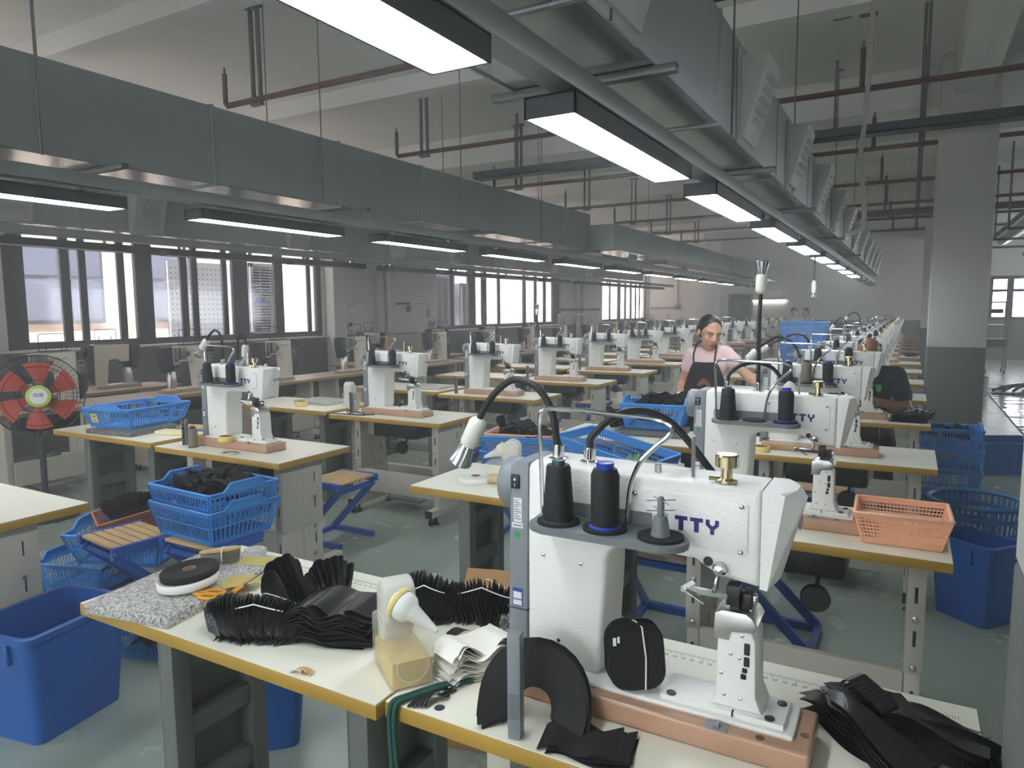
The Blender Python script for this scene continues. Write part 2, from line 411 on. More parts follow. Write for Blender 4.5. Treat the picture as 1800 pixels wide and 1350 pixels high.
o = f.b2((XR+.06, XE, .9), (XR+.14, FY, 1.0)).b2((XR+.06, XE, 3.4), (XR+.14, FY, 3.5)).build('window_6', FRAME); struct(o, 'unseen windows added along the far side of the next hall')  # unseen windows added to brighten the hall
MB().b2((XR+.1, XE, 1.0), (XR+.105, FY, 3.4)).build('pane', PANE, o)
f = MB().b2((2.0, FY, 1.15), (6.0, FY+.1, 1.25)).b2((2.0, FY, 2.35), (6.0, FY+.1, 2.45)).b2((2.0, FY, 1.98), (6.0, FY+.1, 2.06))
for x in (2.0, 2.42, 2.5, 2.9, 3.5, 4.1, 4.7, 5.3, 5.9): f.b2((x, FY, 1.15), (x+.08, FY+.1, 2.45))
o = f.build('window_4', FRAME); struct(o, 'dark framed windows at the end of the next hall')
MB().b2((2.0, FY+.04, 1.2), (6.0, FY+.045, 2.4)).build('pane', PANE, o)
struct(MB().b2((6.0, FY, 1.15), (XR, FY+.25, 2.46)).build('wall_far_right', WALL))

# outside the windows
fx = -11.2
t = thing('neighbouring_building', 'pink rendered building seen through the left windows', 'building', (fx, 12, 0))
MB().b2((-.6, -17, -3), (-.3, 19, 7)).build('facade', FACADE, t, 0)
MB().b2((-.3, -17, 1.0), (-.02, 19, 1.28)).build('ledge', FACADE2, t, 0)
for a, b in ((-6.6, -5.95), (-5.75, -5.3), (-4.5, -3.7), (-9.2, -8.0), (4.2, 4.8)):
    wn_ = MB().b2((-.32, a-.06, 1.4), (-.22, b+.06, 2.6)).build('facade_window_frame', FRAME, t, 0)
    MB().b2((-.24, a, 1.46), (-.2, b, 2.08)).b2((-.24, a, 2.14), (-.2, b, 2.54)).build('glass', DGLASS, wn_, 0)
MB().prism([(2.2, 2.2), (2.6, 2.2), (2.4, 1.75)], -.31, -.27, 'x').build('triangle_mark', mat('beige_mark', (222, 200, 170), .8), t, 0)
def perforated(y0, y1, z0, z1, x, lab):
    t = thing('perforated_screen', lab, 'screen', (x, (y0+y1)/2, z0)); hw = (y1-y0)/2; h = z1-z0
    MB().b2((-.02, -hw, 0), (0, hw, h)).build('sheet', PERF, t, 0)
    q = MB(); ny = int((y1-y0)/.075); nz = int(h/.075)
    for i in range(ny):
        for j in range(nz): q.lathe([(.012, 0), (.012, .003)], (0.0, -hw+.05+i*.075, .05+j*.075), (1, 0, 0), 6)
    q.build('holes', mat('hole_grey', (150, 152, 156), .8), t, 0)
    MB().b2((-.06, -hw, -z0-3), (-.02, -hw+.05, h)).b2((-.06, hw-.05, -z0-3), (-.02, hw, h)).build('support_post', STEEL, t, 0)
perforated(6.44, 7.42, 1.18, 2.3, -9.3, 'white perforated metal screen standing outside the second window')
def cooler(y0, y1, z0, z1, lab, oval):
    t = thing('evaporative_cooler', lab, 'air cooler', (-9.3, (y0+y1)/2, z0)); hw = (y1-y0)/2; h = z1-z0
    MB().b2((-.6, -hw, 0), (-.03, hw, h), .01).build('casing', COOLG, t)
    MB().b2((-.06, -hw, 0), (0, -hw+.05, h)).b2((-.06, hw-.05, 0), (0, hw, h)).b2((-.06, -hw, 0), (0, hw, .07)).b2((-.06, -hw, h-.06), (0, hw, h)).build('frame', COOLG, t)
    q = MB(); n = int(h/.045)
    for i in range(2, n): q.b2((-.02, -hw+.05, i*h/n), (-.002, hw-.05, i*h/n+.016))
    for y in (-hw/3, hw/3): q.b2((-.022, y-.008, .06), (0, y+.008, h-.05))
    q.build('louvre', COOLG, t)
    MB().b2((-.04, -hw+.04, .06), (-.03, hw-.04, h-.05)).build('inner_pad', DARKG, t, 0)
    MB().b2((-.5, -hw+.05, -5), (-.42, -hw+.13, 0)).b2((-.5, hw-.13, -5), (-.42, hw-.05, 0)).b2((-.12, -hw+.05, -5), (-.04, -hw+.13, 0)).b2((-.12, hw-.13, -5), (-.04, hw-.05, 0)).build('support_frame', STEEL, t)
    if oval:
        q = MB(); q.lathe([(.5, 0), (.5, .01)], (0, 0, 0), (1, 0, 0), 24); e = q.build('oval_badge', LABELB, t, 0, (.0, -hw+.17, h*.47)); e.scale = (1, .24, .115)
cooler(7.9, 8.5, 1.16, 2.35, 'grey louvred cooler with blue oval badge outside the third window', True)
cooler(13.0, 13.75, 1.16, 2.35, 'grey louvred cooler outside the window beyond the drain pipe', False)
cooler(14.05, 14.6, 1.16, 2.2, 'second grey cooler further along outside the same window', False)

# wall fittings between the windows
t = thing('drain_pipe', 'white vertical drain pipe on the wall between windows', 'pipe', (WX+.24, 10.05, 0)); MB().cyl((0, 0, 0), (0, 0, CZ), .055).build('pipe', WALL, t); MB().cyl((0, 0, 2.1), (0, 0, 2.2), .062).cyl((0, 0, .9), (0, 0, 1.0), .062).build('collar', WALL, t)
t = thing('drain_pipe', 'white vertical drain pipe near the far windows', 'pipe', (WX+.12, 18.6, 0)); MB().cyl((0, 0, 0), (0, 0, CZ), .055).build('pipe', WALL, t); MB().cyl((0, 0, 2.1), (0, 0, 2.2), .062).build('collar', WALL, t)
def swbox(y, z, hy, hz, lab, win=False):
    t = thing('switch_box', lab, 'switch box', (WX, y, z)); MB().b2((0, -hy, -hz), (.09, hy, hz), .01).build('box', WALL, t)
    MB().b2((.09, -hy*.55, -hz*.2), (.1, hy*.55, hz*.6), .003).build('cover', DARKG if win else LABELW, t)
swbox(9.19, 1.57, .1, .09, 'upper grey switch box left of the drain pipe'); swbox(9.18, 1.32, .06, .065, 'small socket box below the left switch box', True)
swbox(11.6, 1.51, .12, .08, 'upper grey switch box right of the drain pipe'); swbox(11.6, 1.28, .06, .065, 'small socket box below the right switch box', True)
t = thing('wall_notice', 'small dark red square notice on the white wall', 'notice', (WX, 10.91, 1.6)); MB().b2((0, -.07, -.055), (.006, .07, .055)).build('notice_sheet', mat('dark_red', (120, 66, 66), .6), t, 0)
t = thing('conduit', 'thin white conduit joining the two switch boxes', 'conduit', (WX, 10.4, 1.7)); MB().tube([(.03, -1.1, -.03), (.03, -1.0, .0), (.03, 1.05, .0), (.03, 1.15, -.05)], .012).build('tube', WALL, t); MB().tube([(.03, -.35, .0), (.03, .5, .0)], .02).build('sleeve', DARKG, t)
t = thing('wall_socket', 'grey electrical box with conduit on the pale end wall', 'switch box', (-7.35, FY, 1.62)); MB().b2((-.1, -.08, -.09), (.1, 0, .09), .01).build('box', STEEL, t); MB().tube([(0, -.04, .09), (0, -.04, 1.6)], .018).tube([(-.1, -.04, -.02), (-1.0, -.04, -.02)], .018).build('conduit', STEEL, t)
t = thing('wall_tube_lamp', 'lit fluorescent tube on the dark far wall', 'lamp', (-4.2, FY, 1.8)); MB().b2((-.55, -.05, .02), (.55, 0, .06), .004).build('batten', WALL, t); MB().cyl((-.53, -.06, 0), (.53, -.06, 0), .022).build('tube', TUBEON, t)

# ---------------------------------------------------------------- ducts, trunking, lamps, pipes overhead
VENT = {}
def vent_mesh():
    """box-shaped louvre outlet standing off a duct side, facing +X"""
    f = MB()
    f.b2((0, -.19, -.22), (.014, .19, .22), .004)
    f.prism([(.01, -.19), (.03, -.19), (.135, .16), (.135, .19), (.01, .19)], -.165, .165, 'y', .005)
    return f
VA = math.atan2(.105, .35)
def vent_slats():
    f = MB()
    for i in range(5):
        k = (i+.5)/5; z = -.13+.25*k; f.box((.052+.075*k+.004, 0, z), (.035, .2, .005), (0, -.5, 0))
    return f
def duct(name, lab, x0, x1, y0, y1, z0, z1, vents, seams, body=None):
    t = thing('air_duct', lab, 'air duct', ((x0+x1)/2, y0, z0))
    cx = (x0+x1)/2; hw = (x1-x0)/2; h = z1-z0
    b = MB().b2((-hw, 0, .004), (hw, y1-y0, h), .004)
    b.build('casing', DUCTM, t)
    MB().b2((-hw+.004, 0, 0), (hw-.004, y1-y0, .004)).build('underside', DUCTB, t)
    for s in seams: MB().b2((-hw-.008, s-y0-.012, -.008), (hw+.008, s-y0+.012, h+.008), .003).build('seam_flange', DUCTM, t)
    for y, sx in vents:
        x = hw if sx > 0 else -hw
        v = vent_mesh().build('vent', VENTM, t, 35, (x, y-y0, h*.45)); v.rotation_euler = (0, 0, 0 if sx > 0 else PI)
        vent_slats().build('louvre_slat', VENTM, v); MB().box((.083, 0, -.005), (.003, .22, .27), (0, VA, 0)).build('vent_opening', DARKG, v, 0)
    return t
VR = [.45, 1.35]
right_v = [(1.95, 1), (3.75, 1), (5.25, 1), (6.75, 1), (8.25, 1), (9.7, 1), (11.2, 1), (12.7, 1), (14.2, 1), (15.7, 1), (17.2, 1), (18.7, 1), (2.15, -1), (4.6, -1), (6.4, -1), (8.6, -1)]
duct('r', 'grey sheet metal air duct with louvres above the right lamp row', -1.30, -.77, -8.5, 20.5, 2.36, 2.83, right_v, (.3, 1.75, 3.2, 4.7, 6.2, 7.7, 9.2, 11, 13, 15, 17, 19))
duct('m', 'grey sheet metal air duct above the middle lamp row', -4.36, -3.85, -8.5, 9.0, 2.36, 2.84, [(1.75, -1), (5.0, -1), (7.4, -1)], (1.2, 3.03, 4.15, 5.2, 7.55, 8.1))
duct('m2', 'narrower air duct carrying on beyond the middle duct', -3.95, -3.5, 9.0, 22.5, 2.36, 2.70, [(11, -1), (14, -1)], (9.1, 10.6, 12, 14, 16, 18, 20))
duct('l', 'grey sheet metal air duct with louvres beside the windows', -7.38, -6.87, -8.5, 20.0, 2.36, 2.83, [(1.2, 1), (2.4, 1), (3.28, 1), (4.55, 1), (6.6, 1), (8.6, 1), (10.2, 1), (12, 1), (14, 1), (16, 1)], (.6, 2.0, 3.9, 5.5, 7.5, 9.5, 11.5, 14, 17))
for x, ys, lab in ((-.755, (1.9, 3.4, 5.3, 8.25, 11, 14), 'right'), (-4.385, (2.3, 3.95, 6.3, 8.5, 13), 'middle'), (-3.83, (2.0, 3.95, 5.8, 7.5), 'middle')):
    for i, y in enumerate(ys):
        t = thing('duct_hanger', 'thin steel drop rod at the %s side of the %s duct, %s' % ('right' if x in (-.755, -3.83) else 'left', lab, FROM[i]), 'hanger', (x, y, 2.35), 0, 'rods holding up the ducts')
        MB().cyl((0, 0, 0), (0, 0, CZ-2.35), .005, seg=6).build('rod', STEEL, t); MB().b2((-.04, -.03, CZ-2.36), (.04, .03, CZ-2.35)).build('anchor_plate', STEEL, t)
for x, lab in ((-1.2, 'right'), (-4.2, 'middle')):
    for i, y in enumerate((2.35, 4.3, 6.2, 9, 12)):
        t = thing('duct_bracket', 'slotted steel strap under the %s duct, %s' % (lab, FROM[i]), 'bracket', (x, y, 2.33), 0, 'straps under the ducts')
        MB().b2((-.2, -.02, 0), (.5, .02, .028), .003).build('strap', STEEL, t)
# the trunking each lamp row hangs on
def lamp(x, y, on, lab, nm):
    t = thing('linear_lamp', lab, 'lamp', (x, y, 2.11), 0, '%s row of linear lamps' % nm)
    h = MB(); W2, L, H = .082, 1.2, .062
    h.b2((-W2, 0, .0), (-W2+.006, L, H)).b2((W2-.006, 0, 0), (W2, L, H)).b2((-W2, 0, 0), (W2, .006, H)).b2((-W2, L-.006, 0), (W2, L, H)).b2((-W2, 0, H-.004), (W2, L, H))
    h.build('housing', LAMPB, t, 0)
    MB().b2((-W2+.007, .007, .003), (W2-.007, L-.007, .009)).build('diffuser', PANELON if on else PANELOFF, t, 0)
    MB().b2((-.015, .18, H), (.015, .21, .096)).b2((-.015, L-.21, H), (.015, L-.18, .096)).build('clip', CHROME, t, 0)
LROWS = [(-.925, 'right', 1.862, 8, 12, 1.655), (-3.74, 'middle', 1.12, 10, 12, 1.66), (-6.3, 'left', 2.75, 0, 11, 1.60)]
t0 = None
for x, nm, ys, lit, n, pitch in LROWS:
    t = thing('lamp_trunking', 'grey cable trunking over the %s row of lamps' % nm, 'trunking', (x, -8, 2.205))
    MB().b2((-.045, 0, 0), (.045, 29, .07), .006).build('channel', TRUNK, t)
    k0 = 1 if nm == 'right' else 0
    for k in range(5 if lit else 0):  # row carried on behind the viewer, unseen lamps added for fill light
        y = ys-(k+1+k0)*pitch; lamp(x, y, True, 'unseen lit linear lamp of the %s row behind the viewer, %s' % (nm, FROM[k]), nm)
    for k in range(-k0, n):
        y = ys + k*pitch; on = k < lit
        lab = '%s linear lamp in the %s row, %s' % ('lit' if on else 'unlit', nm, FROM[k+k0] if k+k0 < 10 else 'number %s counted from the camera' % (k+k0+1))
        lamp(x, y, on, lab, nm)
# sprinkler pipes
pk = 0
for i, (y, x0, x1, z, m_) in enumerate(((4.15, -5.07, 7, 3.28, PIPE), (6.42, -5.07, 7, 3.28, PIPE), (8.42, -5.0, 7, 3.2, PIPE), (10.7, -5.0, 6.5, 3.2, PIPE), (12.9, -5.0, 6.5, 3.2, PIPE), (15.1, -5, 6.5, 3.2, PIPE), (17.4, -5, 6.5, 3.2, PIPE))):
    t = thing('sprinkler_pipe', 'dark red sprinkler pipe crossing under the ceiling, %s' % FROM[i], 'pipe', (0, y, z), 0, 'sprinkler pipes')
    MB().cyl((x0, 0, 0), (x1, 0, 0), .024, seg=10).build('run', m_, t)
    MB().tube([(x0, 0, 0), (x0-.02, 0, .02), (x0-.02, 0, .26)], .02).build('riser', m_, t); MB().cyl((-.42, 0, 0), (-.42, 0, .32), .02).build('riser', m_, t)
    MB().cyl((x0-.02, 0, .26), (x0-.02, 0, .31), .01).cyl((-.42, 0, .32), (-.42, 0, .37), .01).build('sprinkler_head', STEEL, t)
    q = MB()
    for x in (x0+.32, x0+.40, -2.9, -2.82, .0, .03): q.b2((x-.012, -.015, -.04), (x+.012, .015, CZ-z))
    for x in (x0+.36, -2.86): q.b2((x-.08, -.02, CZ-z-.02), (x+.08, .02, CZ-z)).b2((x-.06, -.02, -.05), (x+.06, .02, -.03))
    q.build('hanger', PIPEG, t, 0)
t = thing('cable_tray', 'dark perforated cable tray crossing right of the duct', 'cable tray', (0, 7.95, 3.24)); MB().b2((-5, -.1, 0), (7, .1, .012)).b2((-5, -.1, 0), (7, -.09, .09)).b2((-5, .09, 0), (7, .1, .09)).build('tray', mat('blue_grey_tray', (72, 78, 84), .5), t, 0)
q = MB()
for x in (-.75, .02, -4.4, -2.5): q.b2((x-.014, -.014, 0), (x+.014, .014, CZ-3.24))
q.build('hanger', PIPEG, t, 0)
t = thing('cable_tray', 'far brown cable tray under the ceiling near the end', 'cable tray', (0, 14.2, 3.15)); MB().b2((-1.2, -.1, 0), (7, .1, .1)).build('tray', PIPE, t, 0); MB().b2((-.5, -.02, 0), (-.46, .02, CZ-3.15)).b2((.4, -.02, 0), (.44, .02, CZ-3.15)).build('hanger', PIPEG, t, 0)
t = thing('conduit', 'pale flexible conduit dropping from the ceiling beside the right duct', 'conduit', (-.34, 5.6, 2.1)); MB().tube(bez([(.02, 0, 1.9), (.02, 0, 1.25), (0, 0, .75), (-.015, 0, .5), (.02, 0, 0.05), (-.1, 0, -.02)]), .016).build('tube', mat('pale_conduit', (176, 176, 168), .6), t)
for i, (x, y) in enumerate(((-.62, 7.7), (-.42, 7.75), (.55, 7.6))):
    t = thing('ceiling_plate', ('left', 'middle', 'right')[i]+' small dark plate set in the slab right of the duct', 'plate', (x, y-.9, CZ)); MB().b2((-.07, -.05, -.006), (.07, .05, 0)).build('plate', PIPEG, t, 0)
t = thing('pendant_bulb', 'bare bulb hanging on a cord under the far lamps', 'lamp', (-.925, 8.25, 1.66)); MB().tube([(0, 0, .12), (0.005, 0, .35), (0, 0, .543)], .008).build('cord', CABLE, t); MB().lathe([(.02, .06), (.026, .1), (.026, .16), (.012, .19)], seg=14).build('socket', SOCK, t); MB().lathe([(.006, -.02), (.024, 0), (.03, .02), (.02, .05), (.018, .07)], seg=14).build('bulb', BULBM, t)
t = thing('pipe_bundle', 'silver ducts and pipes under the ceiling of the next hall', 'pipes', (1.6, 6, 2.45))
MB().tube([(.2, 2, .6), (.1, 7, .55), (0, 12, .5)], .12, 12).build('round_duct', STEELS, t); MB().tube([(.6, 1, .3), (.6, 14, .3)], .05).tube([(-.3, 3, .4), (-.3, 16, .4)], .04).build('pipe', PIPEG, t)
for y in (3, 5, 7, 9, 11): MB().b2((-.4, y, .25), (.7, y+.04, .29)).b2((-.4, y, .25), (-.37, y+.03, 1.54)).b2((.67, y, .25), (.7, y+.03, 1.54)).build('hanger', PIPEG, t, 0)

# ---------------------------------------------------------------- tables
TW, TD, TZ = 1.062, .548, .76
def top_parts(t, w_, d_, z, topm=LAM, edge=GOLD):
    MB().box((0, 0, z-.0185), (w_, d_, .033), None, .003).build('edge_band', edge, t)
    MB().box((0, 0, z-.001), (w_-.004, d_-.004, .002)).build('tabletop', topm, t, 0)
def leg_panel(x, face):
    """flat steel leg of a sewing table at x; face = +1 plain side turned to +X"""
    m = MB(); y0, y1 = -.205, .10
    m.b2((x-.028, y0, .34), (x+.028, y1, .722), .004).b2((x-.024, y0+.006, .10), (x+.024, y1-.006, .35), .004)
    m.b2((x-.0285, y0+.15, .12), (x+.0285, y0+.158, .72))
    return m
def sewing_table(name='sewing_table', topm=LAM, edge=GOLD):
    t = thing(name, '', 'table'); top_parts(t, TW, TD, TZ, topm, edge)
    for x in (-.30, .437):
        l = leg_panel(x, 1).build('leg', BEIGE, t)
        q = MB()
        for z in (.62, .47, .26): q.b2((x+.0285, .035, z-.03), (x+.0295, .041, z+.03)).b2((x-.005, -.2055, z-.035), (x+.005, -.2045, z+.02))
        q.build('slot', DARKG, l, 0)
        q = MB()
        for z in (.53, .36, .2): q.lathe([(.011, 0), (.011, .006), (.006, .01)], (x, -.205, z), (0, -1, 0), 8).lathe([(.009, 0), (.009, .006)], (x+.0285, .035, z-.03), (1, 0, 0), 8)
        q.build('bolt', STEELS, l)
        MB().b2((x-.03, -.30, .062), (x+.03, .25, .115), .004).b2((x-.02, -.2, .115), (x+.02, .1, .14)).build('foot', BEIGE, t)
        q = MB()
        for y in (-.26, .21):
            q.lathe([(.022, -.01), (.022, .01)], (x, y-.012, .0222), (1, 0, 0), 12).b2((x-.014, y-.02, .03), (x+.014, y+.01, .062)).lathe([(.03, 0), (.012, .018), (.01, .062)], (x, y+.05 if y < 0 else y-.05, 0), seg=12)
        q.b2((x-.031, -.302, .06), (x+.031, -.298, .117), .002).build('caster', BLACKP, t)
    MB().b2((-.275, -.20, .17), (.41, -.17, .34), .004).build('crossbeam', BEIGE, t)
    MB().b2((-.20, -.14, .59), (.22, .08, .725), .02).b2((-.26, -.1, .64), (-.2, .0, .72), .006).build('motor_cover', BLACKP, t)
    MB().lathe([(.05, 0), (.052, .01), (.046, .024)], (.13, -.19, .54), (0, -1, 0), 18).cyl((.13, -.19, .54), (.13, -.1, .62), .008).build('knee_pad', BLACKP, t)
    MB().b2((-.27, -.12, .60), (-.21, -.03, .72), .006).build('control_box', BEIGE, t)
    MB().tube([(-.18, .0, .09), (-.18, -.02, .6)], .005).build('treadle_rod', STEELS, t)
    MB().box((-.02, .08, .085), (.34, .2, .02), (.12, 0, 0), .006).build('treadle', STEEL, t)
    return t
def work_table(topm=LAM, edge=GOLD):
    t = thing('work_table', '', 'table'); top_parts(t, TW, TD, TZ, topm, edge)
    for x in (-.29, .40):
        y0, y1 = -.19, .12
        l = MB().b2((x-.03, y0, .0), (x+.03, y0+.055, .722), .003).b2((x-.03, y1-.055, .02), (x+.03, y1, .722), .003).b2((x-.03, y0, .02), (x-.024, y1, .722))
        l = l.build('leg', OLIVE, t)
        for z in (.60, .40, .2, .05): MB().b2((x-.02, y0+.05, z-.03), (x+.024, y1-.05, z+.03), .003).build('rung', OLIVE, l)
    MB().b2((-.27, -.03, .10), (.38, .03, .17), .004).build('crossbar', STEEL, t)
    return t
R0, L0, P = 1.0634, 2.5717, 1.465
XR_, XL_ = .1516, -2.8768
ST = sewing_table(); WT = work_table()
STB = sewing_table('sewing_table', SHADETOP, mat('shade_brown_edge', (104, 78, 52), .5)); WTB = work_table(SHADETOP, mat('shade_brown_edge', (104, 78, 52), .5))  # far copies, shade put into top and edge colour
used = set()
def put(proto, loc, rz, lab, group):
    if proto.name not in used:
        used.add(proto.name); proto.location = loc; proto.rotation_euler = (0, 0, rz); proto['label'] = lab; proto['group'] = group; return proto
    return dup(proto, loc, rz, lab, group)
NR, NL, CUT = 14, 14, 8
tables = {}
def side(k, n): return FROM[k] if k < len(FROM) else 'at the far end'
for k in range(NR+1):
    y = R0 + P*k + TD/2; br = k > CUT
    tables['R', k] = put(STB if br else ST, (XR_-TW/2, y, 0), 0, ('shade-browned' if br else 'cream-topped')+' sewing table in the right row, '+side(k, NR), 'sewing tables of the right row')
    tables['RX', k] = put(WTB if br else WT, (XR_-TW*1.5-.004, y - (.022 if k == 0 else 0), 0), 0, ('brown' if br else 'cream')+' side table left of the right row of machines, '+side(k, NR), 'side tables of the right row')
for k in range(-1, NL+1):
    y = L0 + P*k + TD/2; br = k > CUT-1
    tables['L', k] = put(STB if br else ST, (XL_-TW/2 - (.13 if k < 0 else 0), y, 0), 0, ('shade-browned' if br else 'cream-topped')+' sewing table in the left row, '+side(k+1, NL), 'sewing tables of the left row')
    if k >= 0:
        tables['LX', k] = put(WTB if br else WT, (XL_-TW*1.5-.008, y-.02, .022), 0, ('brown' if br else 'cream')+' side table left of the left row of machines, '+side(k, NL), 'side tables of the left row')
# ruler printed on the nearest pair of tabletops
def ruler(parent, x0, x1, y, z):
    q = MB(); n = int((x1-x0)/.005)
    for i in range(n):
        h = .017 if i % 10 == 0 else (.013 if i % 5 == 0 else .009); a = x0+i*.005
        q.b2((a, y-h, z), (a+.0011, y, z+.0003))
        if i % 4 == 0: q.b2((a-.005, y-.029, z), (a-.0035, y-.021, z+.0003)).b2((a-.002, y-.029, z), (a+.003, y-.0275, z+.0003)).b2((a-.001, y-.023, z), (a+.003, y-.0215, z+.0003)).b2((a+.001, y-.0275, z), (a+.002, y-.023, z+.0003))
    q.build('printed_ruler', INK, parent, 0)
ruler(tables['R', 0], -.5, .5, .222, TZ); ruler(tables['RX', 0], -.35, .5, .225, TZ)
MB().lathe([(.011, 0), (.011, .0006)], (-.416, -.24, TZ), seg=16).build('cable_hole', DARKG, tables['R', 0], 0)

# ---------------------------------------------------------------- post-bed machines
def arcpts(cx, cz, r, a0, a1, n): return [(cx+r*math.cos(math.radians(a0+(a1-a0)*i/n)), cz+r*math.sin(math.radians(a0+(a1-a0)*i/n))) for i in range(n+1)]
def TTY(m, x0, z0, s, y, flip=False):
    """block letters T T Y, cap height s, on a face across y"""
    t = s*.27; wd = s*.86; step = s*1.05
    for i in range(2):
        a = x0+i*step
        m.prism([(a, z0+s), (a+wd, z0+s), (a+wd, z0+s-t), (a+wd/2+t*.6, z0+s-t), (a+wd/2+t*.6, z0), (a+wd/2-t*.6, z0), (a+wd/2-t*.6, z0+s-t), (a, z0+s-t)], y, y-.0008, 'y')
    a = x0+2*step
    m.prism([(a, z0+s), (a, z0+s*.62), (a+wd*.36, z0+s*.34), (a+wd*.36, z0), (a+wd*.66, z0), (a+wd*.66, z0+s*.34), (a+wd, z0+s*.62), (a+wd, z0+s), (a+wd*.72, z0+s), (a+wd*.72, z0+s*.72), (a+wd*.51, z0+s*.56), (a+wd*.3, z0+s*.72), (a+wd*.3, z0+s)], y, y-.0008, 'y')
def sewing_machine():
    t = thing('sewing_machine', '', 'sewing machine'); TH = .122
    MB().b2((-.265, -.058, 0), (.332, .092, .046), .007, 3).build('tray', TAN, t)
    q = MB()
    for x, y in ((.25, -.045), (.318, .0)): q.lathe([(.008, 0), (.008, .0006)], (x, y, .046), seg=12)
    q.build('tray_hole', mat('bore_brown', (110, 72, 50), .6), t, 0)
    b = MB().b2((-.23, -.032, .044), (.303, .084, .056), .006).b2((.06, -.022, .054), (.286, .072, .066), .004)
    b.build('bed_plate', WHITE, t)
    q = MB()
    for x, y in ((.08, -.012), (.26, -.012), (.272, .05)): q.lathe([(.009, 0), (.009, .003), (.005, .004)], (x, y, .066), seg=10)
    q.b2((.195, -.0235, .058), (.198, -.012, .0665)).build('bed_screw', DARKG, t)
    # column and arm, one casting
    poly = [(-.24, .052), (-.083, .052), (-.072, .066), (-.061, .27)] + arcpts(-.018, .292, .043, 170, 90, 5) + [(.118, .333), (.135, .322), (.16, .308), (.232, .299), (.232, .478), (-.22, .488), (-.24, .475)]
    MB().prism(poly, 0, TH, 'y', .012, 3).build('body', WHITE, t)
    # head cover with bevelled nose
    q = MB(); zt, zb = .477, .299
    base = [(.234, zb), (.247, zb-.002), (.272, zt-.004), (.262, zt), (.234, zt)]
    top = [(.234, zb), (.262, zb+.01), (.30, zt-.02), (.287, zt), (.234, zt)]
    def loft(a, ya, b_, yb): 
        va = [q.bm.verts.new((x, ya, z)) for x, z in a]; vb = [q.bm.verts.new((x, yb, z)) for x, z in b_]
        q.bm.faces.new(va)
        for i in range(len(a)): q.bm.faces.new((va[i], vb[i], vb[(i+1) % len(a)], va[(i+1) % len(a)]))
        q.bm.faces.new(list(reversed(vb)))
        bmesh.ops.recalc_face_normals(q.bm, faces=q.bm.faces[:])
    loft(base, -.001, top, .04); loft(top, .04, [(x-.0, z) for x, z in top], TH-.04); loft(top, TH-.04, base, TH+.001)
    q.build('head_cover', WHITE, t, 20)
    n_ = MB(); TTY(n_, 0, 0, .018, 0)
    o = n_.build('logo', NAVY, t, 0, (.291, .052, .40)); o.rotation_euler = (0, -.215, PI/2)
    o.rotation_euler = Euler((-.19, 0, PI/2)).to_matrix().to_euler()
    p = MB().prism([(.056, .365), (.205, .352), (.212, .362), (.212, .449), (.205, .455), (-.01, .458), (-.01, .367)], -.003, .002, 'y', .002).build('side_plate', WHITE, t)
    q = MB(); TTY(q, .079, .387, .0275, -.003); q.build('logo', NAVY, p, 0)
    q = MB()
    for x, z in ((.2, .446), (.2, .362), (.0, .447), (-.2, .29), (-.115, .285)): q.lathe([(.0045, 0), (.0045, .002), (.002, .0035)], (x, -.003 if z > .3 else .0, z), (0, -1, 0), 8)
    q.build('screw', CHROME, p)
    MB().lathe([(.009, 0), (.009, .001)], (.142, -.001, .335), (0, -1, 0), 14).lathe([(.004, 0), (.004, .001)], (-.165, -.0005, .11), (0, -1, 0), 10).build('bore', BLACKP, t, 0)
    # rear cover, switch, labels, wheel
    r = MB().prism([(-.286, .03), (-.266, .03), (-.266, .052), (-.24, .052), (-.232, .484), (-.262, .484), (-.277, .47)], -.004, TH+.004, 'y', .006).build('rear_cover', GREYP, t)
    MB().b2((-.2855, -.0045, .16), (-.236, .1, .163)).build('seam', DARKG, r, 0)
    sw = MB().b2((-.273, -.009, .425), (-.253, -.003, .455), .002).build('power_switch', BLACKP, r)
    MB().lathe([(.003, 0), (.003, .0006)], (-.263, -.009, .445), (0, -1, 0), 8).b2((-.264, -.0096, .430), (-.262, -.009, .437)).build('switch_mark', LABELW, sw, 0)
    q = MB().b2((-.268, -.0052, .353), (-.248, -.004, .405)).b2((-.272, -.0054, .34), (-.246, -.004, .351)); q.build('rating_label', LABELW, r, 0)
    q = MB()
    for i in range(9): q.b2((-.266, -.0056, .359+i*.005), (-.250-.004*(i % 3), -.0051, .3605+i*.005))
    q.b2((-.269, -.0058, .3445), (-.249, -.0053, .3465)).build('small_print', INK, r, 0)
    MB().lathe([(.007, 0), (.007, .001)], (-.260, -.0042, .325), (0, -1, 0), 14).build('green_sticker', GREENS, r, 0)
    MB().b2((-.272, -.0052, .168), (-.248, -.004, .207)).build('blue_label', LABELB, r, 0)
    MB().b2((-.270, -.0056, .184), (-.250, -.005, .199)).b2((-.270, -.0056, .170), (-.250, -.005, .181)).build('label_panel', LABELW, r, 0)
    MB().lathe([(.02, -.02), (.05, -.012), (.056, 0), (.056, .022), (.05, .03)], (-.281, .048, .425), (-1, 0, 0), 22).build('handwheel', GREYP, t)
    # thread tray with felt discs, empty spindle, chrome guide rod
    y0 = -.108
    P_ = [(-.15, y0), (.08, y0)] + arcpts(.08, y0+.043, .043, -90, 40, 6) + [(.09, -.002), (-.2, -.002)] + arcpts(-.15, y0+.043, .043, 170, 270, 6)
    MB().prism(P_, .372, .386, 'z', .003).build('thread_tray', GREYD, t)
    q = MB()
    for x in (-.135, -.038, .07): q.lathe([(.042, 0), (.042, .005)], (x, -.062, .386), seg=22)
    q.build('felt_disc', FELT, t)
    MB().b2((-.20, -.006, .386), (.035, -.001, .412)).build('tray_back', GREYD, t)
